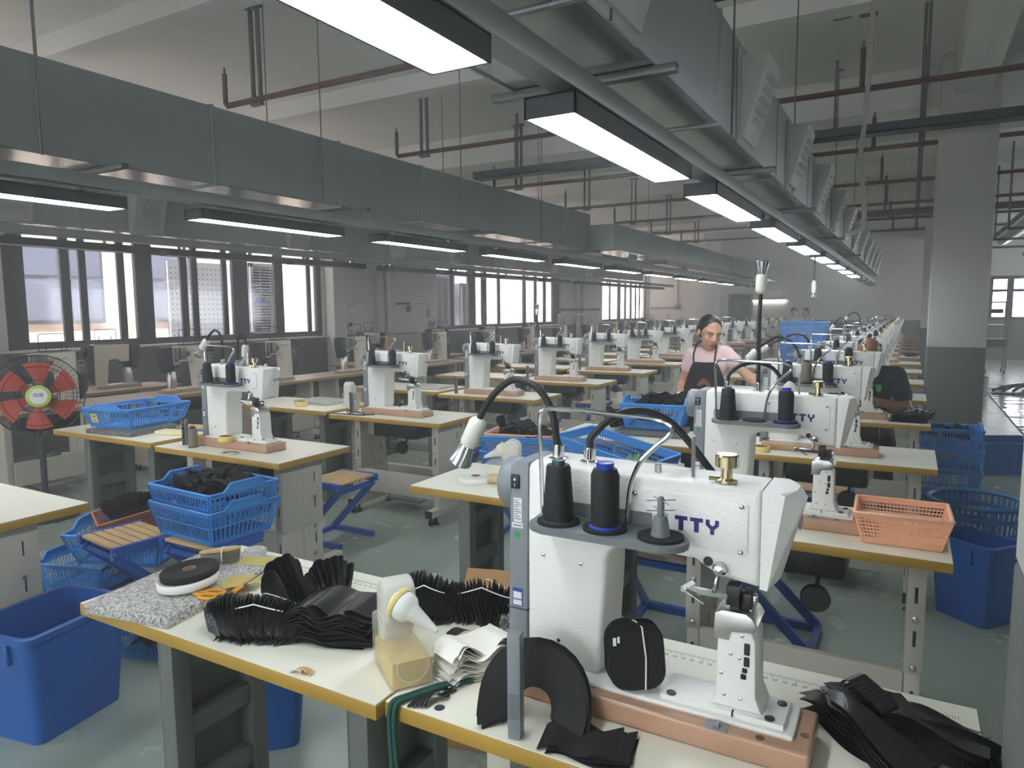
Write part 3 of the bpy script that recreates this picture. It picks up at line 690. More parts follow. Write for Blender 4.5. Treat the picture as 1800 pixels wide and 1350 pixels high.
    def spindle(x, big):
        q = MB()
        if big: q.lathe([(.018, 0), (.012, .036), (.0065, .037), (.0065, .068), (.004, .072)], (x, -.062, .391), seg=14)
        else: q.lathe([(.0045, 0), (.0045, .1)], (x, -.062, .391), seg=8)
        for a in (.4, 2.4): 
            for h in (.045, .064):
                if big: q.tube([(x+.026*math.cos(a+PI), -.062+.026*math.sin(a+PI), .391+h), (x+.026*math.cos(a), -.062+.026*math.sin(a), .391+h+.002)], .001, 5)
        q.build('spindle', GREYD, t)
    spindle(.07, True)
    rod = bez([(-.185, -.03, .386), (-.19, -.03, .52), (-.192, -.03, .58), (-.18, -.032, .602), (-.12, -.036, .605), (.02, -.042, .601), (.062, -.044, .597), (.082, -.042, .586), (.075, -.04, .570), (.05, -.036, .548), (.02, -.032, .515), (.0, -.026, .47), (-.008, -.02, .42), (-.01, -.018, .386)], 4)
    MB().tube(rod, .0048, 8).build('guide_rod', CHROME, t)
    MB().lathe([(.012, 0), (.02, .003), (.02, .008), (.011, .01), (.01, .03), (.021, .032), (.021, .052), (.018, .055)], (.165, .03, .478), seg=18).cyl((.165, .03, .485), (.135, .02, .487), .004).build('tension_knob', BRASS, t)
    MB().cyl((.10, .04, .478), (.10, .04, .56), .004, seg=8).cyl((.03, .045, .48), (.03, .045, .497), .007, seg=10).cyl((-.02, .045, .5), (.07, .045, .499), .0022, seg=6).build('top_guide', STEELS, t)
    # post with silver cap
    pst = [(.154, .066), (.246, .066), (.234, .095), (.231, .2), (.214, .238), (.170, .245), (.164, .238), (.162, .085)]
    c = MB().prism(pst, -.008, .075, 'y', .004).build('post', WSMOOTH, t)
    q = MB()
    for x, z, a, b in ((.217, .185, .005, .011), (.217, .161, .005, .009), (.214, .144, .0045, .0045), (.212, .132, .005, .005)): q.b2((x-a, -.0088, z-b), (x+a, -.0076, z+b), .0015)
    q.build('post_slot', BLACKP, c, 0)
    q = MB()
    for x, z in ((.208, .208), (.188, .17), (.204, .165), (.178, .09), (.208, .088), (.18, .2), (.172, .13)): q.lathe([(.0035, 0), (.0035, .001), (.0015, .002)], (x, -.008, z), (0, -1, 0), 7)
    q.build('post_screw', STEELS, c)
    MB().prism([(.156, .195), (.184, .195), (.189, .212), (.228, .217), (.234, .232), (.226, .244), (.214, .252), (.172, .252), (.158, .244)], -.012, .07, 'y', .004).build('post_cap', STEELS, c)
    # presser gear
    q = MB().lathe([(.0, -.012), (.009, -.009), (.013, 0), (.009, .009), (0, .012)], (.165, -.012, .327), (0, -1, 0), 12, cap=False).tube([(.165, -.014, .32), (.162, -.022, .30), (.158, -.02, .285)], .004)
    q.bar((.10, -.03, .287), (.19, -.004, .277), .01, .01).bar((.105, -.03, .288), (.125, -.03, .303), .004, .008).bar((.11, -.034, .286), (.145, -.034, .268), .012, .002).build('presser_lever', CHROME, t)
    q = MB().b2((.178, -.012, .262), (.202, .02, .30), .002).b2((.203, .0, .255), (.222, .04, .285), .003).b2((.183, .0, .25), (.2, .014, .262)).lathe([(.006, 0), (.003, -.02)], (.2, .012, .262), (0, 0, 1), 8).build('needle_clamp', BLACKP, t)
    MB().cyl((.2, .012, .235), (.2, .012, .26), .0012, seg=6).bar((.2, .02, .246), (.212, .02, .27), .006, .008).b2((.215, .01, .262), (.228, .03, .28), .003).cyl((.2065, .02, .249), (.2185, .02, .249), .008).build('needle', CHROME, t)
    MB().b2((.155, -.0595, .046), (.195, -.036, .048)).b2((.17, -.055, .048), (.18, -.045, .056)).build('tray_clamp', GREYP, t)
    return t
SM = sewing_machine()
machines = {}
def put_machine(key, loc, rz, lab, group): machines[key] = put(SM, loc, rz, lab, group); return machines[key]
def mloc(t): return V((t.location.x - .069, t.location.y - .0635, TZ))
for k in range(NR+1):
    put_machine(('R', k), mloc(tables['R', k]), 0, 'white post-bed sewing machine in the right row, '+side(k, NR), 'sewing machines of the right row')
for k in range(0, NL+1):
    put_machine(('L', k), mloc(tables['L', k]), 0, 'white post-bed sewing machine in the left row, '+side(k, NL), 'sewing machines of the left row')
# thread cones stand on the tray spindles: things of their own
def cone_thing(tm, sm, blue):
    t = thing('thread_cone', '', 'thread')
    if blue:
        MB().lathe([(.026, .004), (.027, .008), (.027, .10), (.022, .112)], seg=20).build('thread', tm, t)
        MB().lathe([(.03, 0), (.03, .003), (.024, .006), (.024, .004)], seg=20).build('spool_base', sm, t); MB().lathe([(.016, .11), (.017, .124), (.012, .125)], seg=16).build('spool_top', sm, t)
    else:
        MB().lathe([(.031, .002), (.031, .01), (.024, .105), (.021, .11)], seg=20).build('thread', tm, t)
        MB().lathe([(.0125, .1), (.013, .119), (.009, .12)], seg=16).build('spool_top', sm, t); MB().lathe([(.032, 0), (.032, .002)], seg=20).build('spool_base', sm, t)
    return t
CN = cone_thing(THREADB, SPOOLG, False); CB = cone_thing(THREADB, SPOOLB, True); CT = cone_thing(THREADT, mat('dark_spool', (60, 58, 56), .5), True)
def cone(proto, key, x, lab):
    l = machines[key].location; return put(proto, (l.x+x, l.y-.062, TZ+.391), 0, lab, 'thread cones on the machines')
for k in range(NR+1):
    w2 = 'right-row machine '+side(k, NR)
    cone(CN, ('R', k), -.135, 'black thread cone, left on the '+w2)
    if k == 2: cone(CT, ('R', k), -.038, 'taupe thread spool, middle on the '+w2)
    cone(CB, ('R', k), (-.038 if k == 0 else .07), ('black thread on blue spool beside the cone, ' if k == 0 else 'black thread on blue spool, right on the ')+w2)
for k in range(NL+1):
    w2 = 'left-row machine '+side(k, NL)
    cone(CN, ('L', k), -.135, 'black thread cone, left on the '+w2)
    cone(CB, ('L', k), .07, 'black thread on blue spool, right on the '+w2)
    if k == 5: cone(CT, ('L', k), -.038, 'taupe thread spool, middle on the '+w2)

# grey upright supports standing on the tables in front of each machine
def upright():
    t = thing('machine_support', '', 'machine support')
    MB().b2((-.013, -.006, 0), (.013, .02, .205), .003).build('post', GREYP, t); MB().b2((-.01, -.0065, .04), (.01, -.0055, .09)).build('recess', GREYD, t, 0); return t
UP = upright()
put(UP, (-.612, 1.082, TZ), .2, 'plain grey upright plastic support standing on the nearest table', 'grey machine supports')
def truss():
    t = thing('machine_support', '', 'machine support'); q = MB().b2((-.014, -.012, 0), (-.009, .012, .17)).b2((.009, -.012, 0), (.014, .012, .15)).b2((-.014, .008, 0), (.014, .012, .16))
    for i in range(6):
        a, b = (-.012, .012) if i % 2 else (.012, -.012); q.bar((a, -.006, .005+i*.024), (b, -.006, .029+i*.024), .006, .004)
    q.build('lattice', GREYD, t); return t
TR = truss()
for k in range(0, 9): put(TR, (machines['L', k].location.x-.32, machines['L', k].location.y-.1, TZ), .3, 'grey lattice upright on the left row table, '+side(k, NL), 'grey machine supports')
for k in range(1, 7): put(TR, (machines['R', k].location.x-.34, machines['R', k].location.y-.1, TZ), .3, 'grey lattice upright on the right row table, '+side(k, NR), 'grey machine supports')

# gooseneck lamps clamped to machine tops
def gooseneck(key, x, y, path, lab, bulb, group='gooseneck lamps on the machines'):
    l = machines[key].location; z = TZ+.483
    t = thing('gooseneck_lamp', lab, 'lamp', (l.x+x, l.y+y, z), 0, group)
    MB().lathe([(.02, 0), (.02, .006), (.013, .008), (.013, .032), (.011, .034)], seg=18).build('base', CHROME, t)
    pts = bez(path, 6); MB().tube([(0, 0, .03)]+pts, .0078, 10).build('neck', RUBBER, t)
    a, b = pts[-2], pts[-1]; d = (b-a).normalized()
    MB().lathe([(.010, -.006), (.018, .001), (.0205, .008), (.0205, .06), (.018, .066)], b, d, 18).build('socket', SOCK, t)
    if bulb == 'led':
        MB().lathe([(.013, .062), (.015, .070), (.0235, .108), (.0245, .114), (.018, .119), (.017, .116), (.0, .115)], b, d, 28, .10, False).build('bulb', BULBM, t)
    elif bulb == 'glass':
        MB().lathe([(.012, .064), (.018, .08), (.028, .105), (.024, .125), (.01, .134)], b, d, 16).build('bulb', mat('clear_bulb', (220, 224, 226), .1, trans=.8), t)
    return t
G2 = 'gooseneck lamps on the machines'
gooseneck(('R', 0), -.189, .05, [(-.004, 0, .042), (-.013, 0, .097), (-.036, 0, .138), (-.067, 0, .161), (-.109, 0, .166), (-.145, 0, .144), (-.178, 0, .107), (-.198, 0, .071)], 'arched gooseneck lamp hanging a ribbed bulb left of the nearest white machine', 'led')
gooseneck(('R', 0), -.117, .05, [(0, .0, .05), (.006, .005, .06), (.027, .03, .086), (.055, .06, .103), (.091, .09, .102), (.132, .11, .082), (.167, .12, .046), (.196, .125, .009), (.235, .13, -.04)], 'second gooseneck on the nearest machine, drooping behind it to the right', 'glass')
gooseneck(('R', 1), -.046, .05, [(-.003, 0, .04), (-.003, 0, .124), (-.005, 0, .254), (-.002, 0, .376)], 'straight upright gooseneck with ribbed bulb pointing at the ceiling', 'led')
gooseneck(('R', 1), -.163, .05, [(-.002, .01, .04), (.003, .02, .063), (.037, .05, .093), (.087, .085, .103), (.14, .115, .086), (.176, .125, .047), (.2, .13, .02)], 'arched gooseneck on the second right row machine, bending to the right', 'led')
gooseneck(('R', 2), -.09, .05, [(-.002, 0, .048), (-.021, 0, .096), (-.062, 0, .137), (-.115, .05, .153), (-.17, .09, .132), (-.232, .12, .091), (-.262, .125, .062)], 'gooseneck lamp arching left above the third right row machine', 'led')
gooseneck(('R', 3), -.208, .05, [(-.011, 0, .077), (-.044, 0, .107), (-.1, 0, .119), (-.173, 0, .096), (-.255, 0, .051), (-.3, 0, .02)], 'gooseneck lamp arching left above the fourth right row machine', '')
gooseneck(('R', 5), -.15, .05, [(-.0, 0, .06), (-.03, 0, .16), (-.08, 0, .2), (-.12, 0, .17), (-.15, 0, .12)], 'gooseneck lamp on the sixth right row machine', '')
gooseneck(('R', 6), -.1, .05, [(-.0, 0, .06), (-.03, 0, .2), (-.08, 0, .25), (-.13, 0, .24), (-.17, 0, .19)], 'gooseneck lamp with white socket on the seventh right row machine', '')
gooseneck(('R', 7), -.12, .05, [(-.0, 0, .06), (.03, 0, .16), (.08, 0, .18), (.14, 0, .1)], 'gooseneck lamp on the eighth right row machine', '')
gooseneck(('L', 0), -.139, .05, [(.007, 0, .086), (-.002, 0, .172), (-.051, 0, .209), (-.106, 0, .178), (-.138, 0, .145)], 'gooseneck lamp bending left on the nearest left row machine', 'glass')
gooseneck(('L', 0), -.005, .05, [(.009, 0, .122), (.023, 0, .179), (.063, 0, .19), (.078, 0, .143), (.077, 0, .12)], 'gooseneck lamp bending right on the nearest left row machine', 'glass')
gooseneck(('L', 3), -.2, .05, [(-.03, 0, .04), (-.06, 0, .1), (-.07, 0, .2), (-.072, 0, .26)], 'upright gooseneck lamp on the fourth left row machine', 'led')

# ---------------------------------------------------------------- old machines at the window side
def old_machine():
    t = thing('sewing_machine', '', 'sewing machine'); TH = .1
    MB().b2((-.2, -.08, 0), (.3, .08, .03), .005).build('tray', TAN, t)
    MB().b2((-.19, -.06, .03), (.27, .06, .042), .005).build('bed_plate', WSMOOTH, t)
    poly = [(-.2, .04), (-.06, .04), (-.04, .26)] + arcpts(-.0, .27, .04, 170, 90, 4) + [(.1, .31), (.13, .28), (.19, .28), (.2, .46), (-.18, .475), (-.2, .46)]
    MB().prism(poly, -TH/2, TH/2, 'y', .012, 2).build('body', CREAMM, t)
    MB().prism([(.2, .25), (.27, .2), (.30, .3), (.315, .455), (.2, .462)], -TH/2-.012, TH/2+.012, 'y', .014).build('head_cover', DARKG, t)
    MB().prism([(-.27, .12), (-.2, .04), (-.19, .462), (-.25, .475)], -TH/2-.012, TH/2+.012, 'y', .01).build('motor_cover', DARKG, t)
    MB().lathe([(.03, 0), (.055, .006), (.055, .024), (.04, .03)], (-.25, 0, .4), (-1, 0, 0), 18).build('handwheel', BLACKP, t)
    p = MB().b2((-.25, TH/2+.012, .28), (-.19, TH/2+.02, .39), .004).build('control_panel', GREYP, t)
    q = MB().b2((-.24, TH/2+.02, .355), (-.2, TH/2+.0215, .38))
    for i in range(3):
        for j in range(3): q.b2((-.243+i*.016, TH/2+.02, .29+j*.018), (-.234+i*.016, TH/2+.022, .30+j*.018))
    q.build('key', BLACKP, p, 0)
    q = MB().b2((.06, TH/2, .33), (.13, TH/2+.03, .45), .006).lathe([(.02, 0), (.022, .012), (.012, .02)], (.03, TH/2, .38), (0, 1, 0), 14).b2((.14, TH/2-.01, .3), (.18, TH/2+.02, .45), .005)
    q.build('tension_plate', STEEL, t)
    MB().tube([(.05, TH/2+.002, .4), (.02, TH/2+.002, .42), (-.0, TH/2+.002, .395), (-.03, TH/2+.002, .425), (-.06, TH/2+.002, .4), (-.1, TH/2+.002, .42), (-.12, TH/2+.002, .4)], .0025, 5).build('script_mark', DARKG, t)
    c = MB().prism([(.15, .042), (.235, .042), (.225, .17), (.205, .21), (.165, .21), (.155, .17)], -.03, .03, 'y', .006).build('post', STEELS, t)
    MB().b2((.17, -.02, .215), (.22, .03, .28), .006).cyl((.19, .0, .2), (.19, 0, .28), .003).bar((.12, .03, .26), (.2, .03, .25), .01, .012).build('presser_gear', DARKG, t)
    MB().b2((-.16, -.04, .475), (.08, .04, .483), .003).build('top_plate', DARKG, t)
    MB().tube(bez([(-.14, 0, .48), (-.142, 0, .6), (-.13, 0, .625), (0, 0, .627), (.075, 0, .625), (.085, 0, .6), (.08, 0, .48)], 4), .0035, 6).cyl((-.1, 0, .48), (-.1, 0, .56), .004, seg=6).cyl((.03, 0, .48), (.03, 0, .56), .004, seg=6).build('thread_stand', DARKG, t)
    return t
def old_table():
    t = thing('sewing_table', '', 'table'); top_parts(t, 1.26, .56, TZ, mat('worn_laminate', (220, 212, 206), .3, var=.05), mat('worn_edge', (150, 126, 84), .5))
    for x in (-.42, .40):
        l = leg_panel(x, 1).build('leg', BEIGE, t); MB().b2((x-.03, -.28, .06), (x+.03, .25, .115), .004).build('foot', BEIGE, t)
        q = MB()
        for y in (-.24, .2): q.lathe([(.022, -.01), (.022, .01)], (x, y, .0222), (1, 0, 0), 10).b2((x-.014, y-.01, .03), (x+.014, y+.01, .062)).lathe([(.03, 0), (.012, .018), (.01, .062)], (x, y*.7, 0), seg=10)
        q.build('caster', BLACKP, t)
    MB().b2((-.4, .1, .14), (.38, .13, .34), .004).build('crossbeam', BEIGE, t); MB().b2((-.2, -.14, .56), (.2, .08, .725), .02).build('motor_cover', BLACKP, t)
    MB().b2((-.2, -.15, .07), (.2, .1, .09), .006).build('treadle', STEEL, t)
    return t
OT = old_table(); OM = old_machine()
WA = [3.3, 4.62, 5.78, 7.1, 9.0, 10.5, 12.0, 13.5, 15.0, 16.5, 18.0, 19.5, 21.0, 22.5]
ta = [3.3, 4.57, 5.84, 7.11, 9.0, 10.5, 12.0, 13.5, 15.0, 16.5, 18.0, 19.5, 21.0, 22.5]
for i, (y, y2) in enumerate(zip(WA, ta)):
    put(OT, (-6.47, y2, 0), -PI/2, 'worn sewing table in the window-side aisle row, '+FROM[i], 'window-side aisle tables')
    put(OM, (-6.43, y, TZ), -PI/2, 'old cream and black machine in the window-side aisle row, '+FROM[i], 'old machines of the aisle row')
for i, y in enumerate([2.2, 4.42, 8.6, 10.4, 12.2, 14, 20, 22]):
    put(OT, (-7.42, y, 0), PI/2, 'worn sewing table against the window wall, '+FROM[i], 'tables against the window wall')
    put(OM, (-7.45, y, TZ), PI/2, 'old cream and black machine against the window wall, '+FROM[i], 'old machines against the wall')

# ---------------------------------------------------------------- stools
def stool():
    t = thing('stool', '', 'stool'); w2, d2, h = .18, .15, .44
    for x in (-w2, w2): MB().bar((x, -d2-.01, h-.02), (x, d2+.01, h-.02), .028, .05, bev=.003).build('seat_rail', STOOLB, t)
    for i in range(6): y = -d2+.025+i*.05; MB().b2((-w2+.014, y-.021, h-.012), (w2-.014, y+.021, h+.004), .002).build('slat', SLAT, t)
    for x in (-w2, w2): MB().bar((x*.9, -d2+.01, h-.045), (x*.9, d2+.08, .03), .022, .045, (0, 1, 0), .002).build('leg', STOOLB, t)
    q = MB()
    for x in (-w2*.9, w2*.9): q.bar((x, d2+.10, .018), (x, -d2+.02, .018), .032, .034)
    q.bar((-w2*.9-.016, d2+.085, .018), (w2*.9+.016, d2+.085, .018), .032, .034)
    MB().bar((-w2+.014, -d2+.03, h-.06), (w2-.014, -d2+.03, h-.06), .022, .03).build('cross_rail', STOOLB, t)
    q.build('base_frame', STOOLB, t)
    q = MB()
    for x in (-1, 1):
        for y in (-d2, d2): q.lathe([(.006, 0), (.005, .003)], (x*(w2+.014), y, h-.025), (x, 0, 0), 8)
    q.build('bolt', CHROME, t)
    return t
SO = stool()
STP = [(-3.42, 2.06, -.12, 'blue stool with wooden slats between the bottom left table and the granite slab'),
       (-3.32, 3.5, PI/2, 'blue stool with wooden slats behind the nearest left row machine table'),
       (-3.02, 2.25, .0, 'blue stool hidden under the two nested blue baskets'),
       (-.56, 3.40, -PI/2, 'blue stool behind the second table of the right row'),
       (-.45, 4.72, .1, 'blue stool behind the third table of the right row, over white offcuts'),
       (-3.3, 4.95, PI/2, 'blue stool behind the second table of the left row'),
       (-3.3, 6.4, PI/2, 'blue stool behind the third table of the left row'),
       (-3.3, 7.85, PI/2, 'blue stool behind the fourth table of the left row'),
       (-2.27, 4.13, .1, 'blue stool carrying the basket of black pieces with orange liner'),
       (-.98, 3.2, 0, 'blue stool behind the second side table of the right row'),
       (-1.5, 3.55, .3, 'blue stool hidden under the tipped mesh basket'),
       (-6.0, 2.0, 1.2, 'blue frame stool at the left edge below the fan')]
for x, y, a, lab in STP: put(SO, (x, y, 0), a, lab, 'blue wood-slatted stools')

# ---------------------------------------------------------------- baskets and bins
def wall_pt(A, B, C, D, u, v): return V(A).lerp(V(B), u).lerp(V(D).lerp(V(C), u), v)
def lattice(m, A, B, C, D, nu, rows, rib, th, top, bot):
    """wall A-B (bottom) D-C (top) of ribs and bands, real holes between"""
    n = (V(B)-V(A)).cross(V(D)-V(A)).normalized()
    P_ = lambda u, v: wall_pt(A, B, C, D, u, v)
    h = (V(D)-V(A)).length
    m.bar(P_(0, bot/2), P_(1, bot/2), th, h*bot, n.cross(V(B)-V(A)).normalized() if False else (V(D)-V(A)).normalized())
    m.bar(P_(0, 1-top/2), P_(1, 1-top/2), th, h*top, (V(D)-V(A)).normalized())
    for r in rows: m.bar(P_(0, r), P_(1, r), th*.9, rib*1.6, (V(D)-V(A)).normalized())
    for i in range(nu+1):
        u = i/nu; ww = rib*(3 if i in (0, nu) else 1)
        m.bar(P_(u, 0), P_(u, 1), th, ww, n.cross((V(D)-V(A)).normalized()))
def basket(lab, L, W, H, m_, nu, nv, rows, taper=.82, bump=True, loc=(0, 0, 0), rot=(0, 0, 0), group=None, rib=.006, top=.14, bot=.12, name='basket', rimw=.016):
    t = thing(name, lab, 'basket', loc, 0, group, rot)
    l, w_ = L/2, W/2; a, b = l*taper, w_*taper
    bt = [(-a, -b, .003), (a, -b, .003), (a, b, .003), (-a, b, .003)]; tp = [(-l, -w_, H), (l, -w_, H), (l, w_, H), (-l, w_, H)]
    q = MB()
    for i in range(4):
        j = (i+1) % 4; lattice(q, bt[i], bt[j], tp[j], tp[i], nu if i % 2 == 0 else nv, rows, rib, .003, top, bot)
    q.build('wall', m_, t, 0)
    q = MB().b2((-a, -b, 0), (a, b, .004)); q.build('bottom', m_, t, 0)
    # rim with raised grips on the short ends
    hb = H*.22 if bump else 0; r_ = .03; pts = []
    def edge(p, q_, raised):
        p, q_ = V(p), V(q_); o = []
        prof = [(0.02, 0), (.2, 0), (.3, 1), (.7, 1), (.8, 0), (.98, 0)] if raised and bump else [(.02, 0), (.98, 0)]
        for u, z in prof: o.append(p.lerp(q_, u)+V((0, 0, z*hb)))
        return o
    for i in range(4): pts += edge(tp[i], tp[(i+1) % 4], i % 2 == 1)
    MB().tube(pts, rimw*.5, 8, True, .75).build('rim', m_, t, 60)
    if bump:
        for s in (1, -1):
            q = MB(); x = s*l; ya = w_*.62
            q.prism([(-ya, H-.01), (ya, H-.01), (w_*.42, H+hb), (-w_*.42, H+hb)], x-.002, x+.002, 'x')
            q.build('grip', m_, t, 0)
    return t
BN = 'blue slotted baskets'
SL = .14
def blue(lab, loc, rot=(0, 0, 0), L=.44, W=.32, H=.17, **k): return basket(lab, L, W, H, BLUE, 22, 14, (.52,), loc=loc, rot=rot, group=BN, **k)
blue('lower of the two nested blue baskets on the stool left of centre', (-3.05, 2.30, .446), (0, 0, -.05), .50, .40, .17)
blue('upper nested blue basket holding dark fabric pieces', (-3.06, 2.31, .532), (.0, .0, -.05), .50, .40, .17)
blue('blue basket on the dark granite slab of the left side table', (-4.55, 2.87, .811), (0, 0, 1.72), .50, .42, .13)
blue('wide blue basket beside the stool holding a terracotta tray', (-3.78, 2.34, .2), (.1, 0, .35), .58, .42, .18)
blue('small blue basket behind the nested baskets, under the table', (-3.9, 2.9, .0), (0, 0, .0), .28, .28, .3)
blue('blue basket beneath the wide basket near the floor at left', (-4.05, 2.2, .0), (0, 0, .3), .44, .3, .17)
t = blue('low blue basket under the slatted stool', (-2.95, 1.92, .0), (0, 0, .3), .40, .24, .16)
basket('terracotta tray basket resting tilted in the wide blue basket', .40, .26, .12, TERRA, 30, 20, (.2, .35, .5, .65, .8), .8, False, (-3.80, 2.36, .34), (.06, -.16, 1.15), None, .003, .2, .15, rimw=.012)
FB = 'blue fine-mesh baskets in the middle aisle'
def mesh(lab, loc, rot, L, W, H, m_=BLUE, g=FB, bump=False): return basket(lab, L, W, H, m_, 30, 20, (.2, .32, .44, .56, .68, .8), .84, bump, loc, rot, g, .0042, .2, .12)
mesh('lower blue mesh basket of the stack with orange liner', (-2.27, 4.18, .446), (0, 0, .22), .52, .38, .17)
mesh('upper blue mesh basket holding black leather pieces', (-2.27, 4.18, .55), (0, 0, .22), .52, .38, .17)
basket('orange liner basket inside the upper mesh basket', .465, .325, .15, ORANGE, 26, 18, (.3, .5, .7), .82, False, (-2.27, 4.18, .582), (0, 0, .22), None, .004, .2, .15, rimw=.014)
mesh('blue mesh basket tipped to the right in the middle aisle', (-1.40, 3.60, .625), (.03, .15, -.25), .60, .34, .2)
blue('blue slotted basket right under the tipped mesh basket', (-1.45, 3.55, .446), (0, 0, .1), .40, .3, .14, bump=False)
blue('blue basket on the dark slab in front of the woman', (-1.42, 4.42, .795), (0, 0, .1), .40, .3, .16)
blue('blue basket at the left of the woman, below the basket with black fabric', (-1.62, 4.75, .62), (0, 0, .1), .42, .3, .16)
blue('blue slotted basket on the stool behind the nearest machine', (-.98, 3.18, .446), (0, 0, .05), .40, .3, .17)
blue('blue basket with raised grip just behind the nearest table', (-.82, 2.16, .22), (0, 0, -.55), .42, .3, .2)
blue('blue basket of white offcuts behind the third right row table', (-.78, 4.86, .0), (0, 0, .1), .5, .36, .17)
mesh('upper of two large blue baskets stacked on a far side table', (-1.35, 11.1, 1.05), (0, 0, -.05), .62, .4, .3, BLUE, 'large blue baskets on the far side table', False)
mesh('lower of two large blue baskets stacked on a far side table', (-1.35, 11.1, .762), (0, 0, -.05), .60, .4, .3, BLUE, 'large blue baskets on the far side table', False)
t = thing('bucket_stand', 'small crate supporting the blue basket near the woman', 'crate', (-1.62, 4.75, 0)); MB().b2((-.17, -.12, 0), (.17, .12, .616), .004).build('box', CARD, t)
basket('orange mesh basket on the second table of the right row', .285, .24, .108, ORANGE, 24, 18, (.28, .40, .52, .64, .76), .80, False, (.003, 2.72, .762), (0, 0, .03), None, .0028, .16, .18, rimw=.012)
# right side stack, crate, round basket, bins
blue('top blue basket of the stack beside the column, with black scraps', (.30, 6.72, .42), (0, 0, .1), .46, .34, .16)
blue('middle blue basket of the stack beside the column', (.31, 6.72, .25), (0, 0, .08), .46, .34, .17)
blue('bottom dark blue basket of the stack beside the column', (.30, 6.70, .0), (0, 0, .12), .46, .34, .25)
def crate(lab, L, W, H, loc, rz):
    t = thing('crate', lab, 'crate', loc, rz); l, w_ = L/2, W/2
    MB().b2((-l, -w_, 0), (l, -w_+.004, H)).b2((-l, w_-.004, 0), (l, w_, H)).b2((-l, -w_, 0), (-l+.004, w_, H)).b2((l-.004, -w_, 0), (l, w_, H)).b2((-l, -w_, 0), (l, w_, .005)).build('shell', CRATEB, t, 0)
    q = MB().b2((-l-.012, -w_-.012, H-.02), (l+.012, -w_, H)).b2((-l-.012, w_, H-.02), (l+.012, w_+.012, H)).b2((-l-.012, -w_, H-.02), (-l, w_, H)).b2((l, -w_, H-.02), (l+.012, w_, H)); q.build('rim', CRATEB, t, 0)
    q = MB()
    for i in range(5):
        x = -l+L*i/4; q.b2((x-.006, -w_-.01, 0), (x+.006, w_+.01, H-.02)) if i in (0, 4) else q.b2((x-.006, -w_-.01, 0), (x+.006, -w_, H-.02)).b2((x-.006, w_, 0), (x+.006, w_+.01, H-.02))
    for i in range(4):
        y = -w_+W*i/3; q.b2((-l-.01, y-.006, 0), (-l, y+.006, H-.02)).b2((l, y-.006, 0), (l+.01, y+.006, H-.02))
    q.build('rib', CRATEB, t, 0)
    return t
crate('blue ribbed plastic crate on the floor right of the basket stack', .56, .42, .3, (.82, 8.05, 0), .45)
t = thing('laundry_basket', 'round blue slotted basket behind the right-hand bin', 'basket', (.36, 4.55, 0)); q = MB()
for i in range(44):
    a = 2*PI*i/44; q.bar((.17*math.cos(a), .17*math.sin(a), .02), (.225*math.cos(a), .225*math.sin(a), .5), .012, .003, (math.cos(a), math.sin(a), 0))
for r, z in ((.172, .03), (.185, .15), (.197, .25), (.208, .35), (.217, .43)): q.lathe([(r, z-.012), (r+.002, z+.012), (r-.002, z+.012), (r-.004, z-.012), (r, z-.012)], seg=44, cap=False)
q.build('wall', BLUE2, t, 0); MB().tube([(.228*math.cos(2*PI*i/32), .228*math.sin(2*PI*i/32), .5) for i in range(32)], .014, 8, True).build('rim', BLUE2, t, 60); MB().lathe([(.17, .0), (.17, .02)], seg=32).build('bottom', BLUE2, t, 0)
def rr(l, w_, r, n=5):
    o = []
    for cx, cy, a in ((l-r, w_-r, 0), (-l+r, w_-r, 90), (-l+r, -w_+r, 180), (l-r, -w_+r, 270)):
        for i in range(n+1): th = math.radians(a+90*i/n); o.append((cx+r*math.cos(th), cy+r*math.sin(th)))
    return o
def bin_(lab, L, W, H, m_, loc, rz, liner=False, grp='tall rectangular blue bins'):
    t = thing('waste_bin', lab, 'bin', loc, rz, grp); q = MB()
    def ring(l, w_, z, r): return [q.bm.verts.new((x, y, z)) for x, y in rr(l, w_, r)]
    l, w_ = L/2, W/2; R = [ring(l*.84, w_*.84, 0, .035), ring(l, w_, H-.03, .04), ring(l+.014, w_+.014, H-.028, .045), ring(l+.016, w_+.016, H-.004, .045), ring(l+.008, w_+.008, H, .042), ring(l-.006, w_-.006, H-.002, .04), ring(l*.84-.005, w_*.84-.005, .006, .03)]
    n = len(R[0])
    for a, b in zip(R, R[1:]):
        for i in range(n): q.bm.faces.new((a[i], a[(i+1) % n], b[(i+1) % n], b[i]))
    q.bm.faces.new(list(reversed(R[0]))); q.bm.faces.new(R[-1])
    q.build('body', m_, t, 40)
    q = MB()
    for s in (-1, 1): q.b2((s*l*.4-.012, -w_-.012, H-.11), (s*l*.4+.012, -w_+.012, H-.03), .003)
    q.build('rim_rib', m_, t)
    if liner:
        q = MB(); f = lambda u, v: ((l-.012+.006*math.sin(40*u))*math.cos(2*PI*u)*1.05, (w_-.012)*math.sin(2*PI*u)*1.05, H-.06+.085*v+.008*math.sin(23*u))
        q.grid(f, 48, 3); q.build('liner', mat('green_liner', (60, 150, 84), .4), t)
    return t
bin_('tall blue bin at the bottom left, in front of the granite slab corner', .34, .42, .425, BINB, (-2.845, 1.385, 0), .17)
bin_('blue bin with green liner under the nearest side table', .40, .30, .40, BINB, (-2.06, 1.67, 0), .76, True)
bin_('tall dark blue bin standing right of the second table', .32, .25, .415, BINB, (.335, 4.12, 0), -.69)
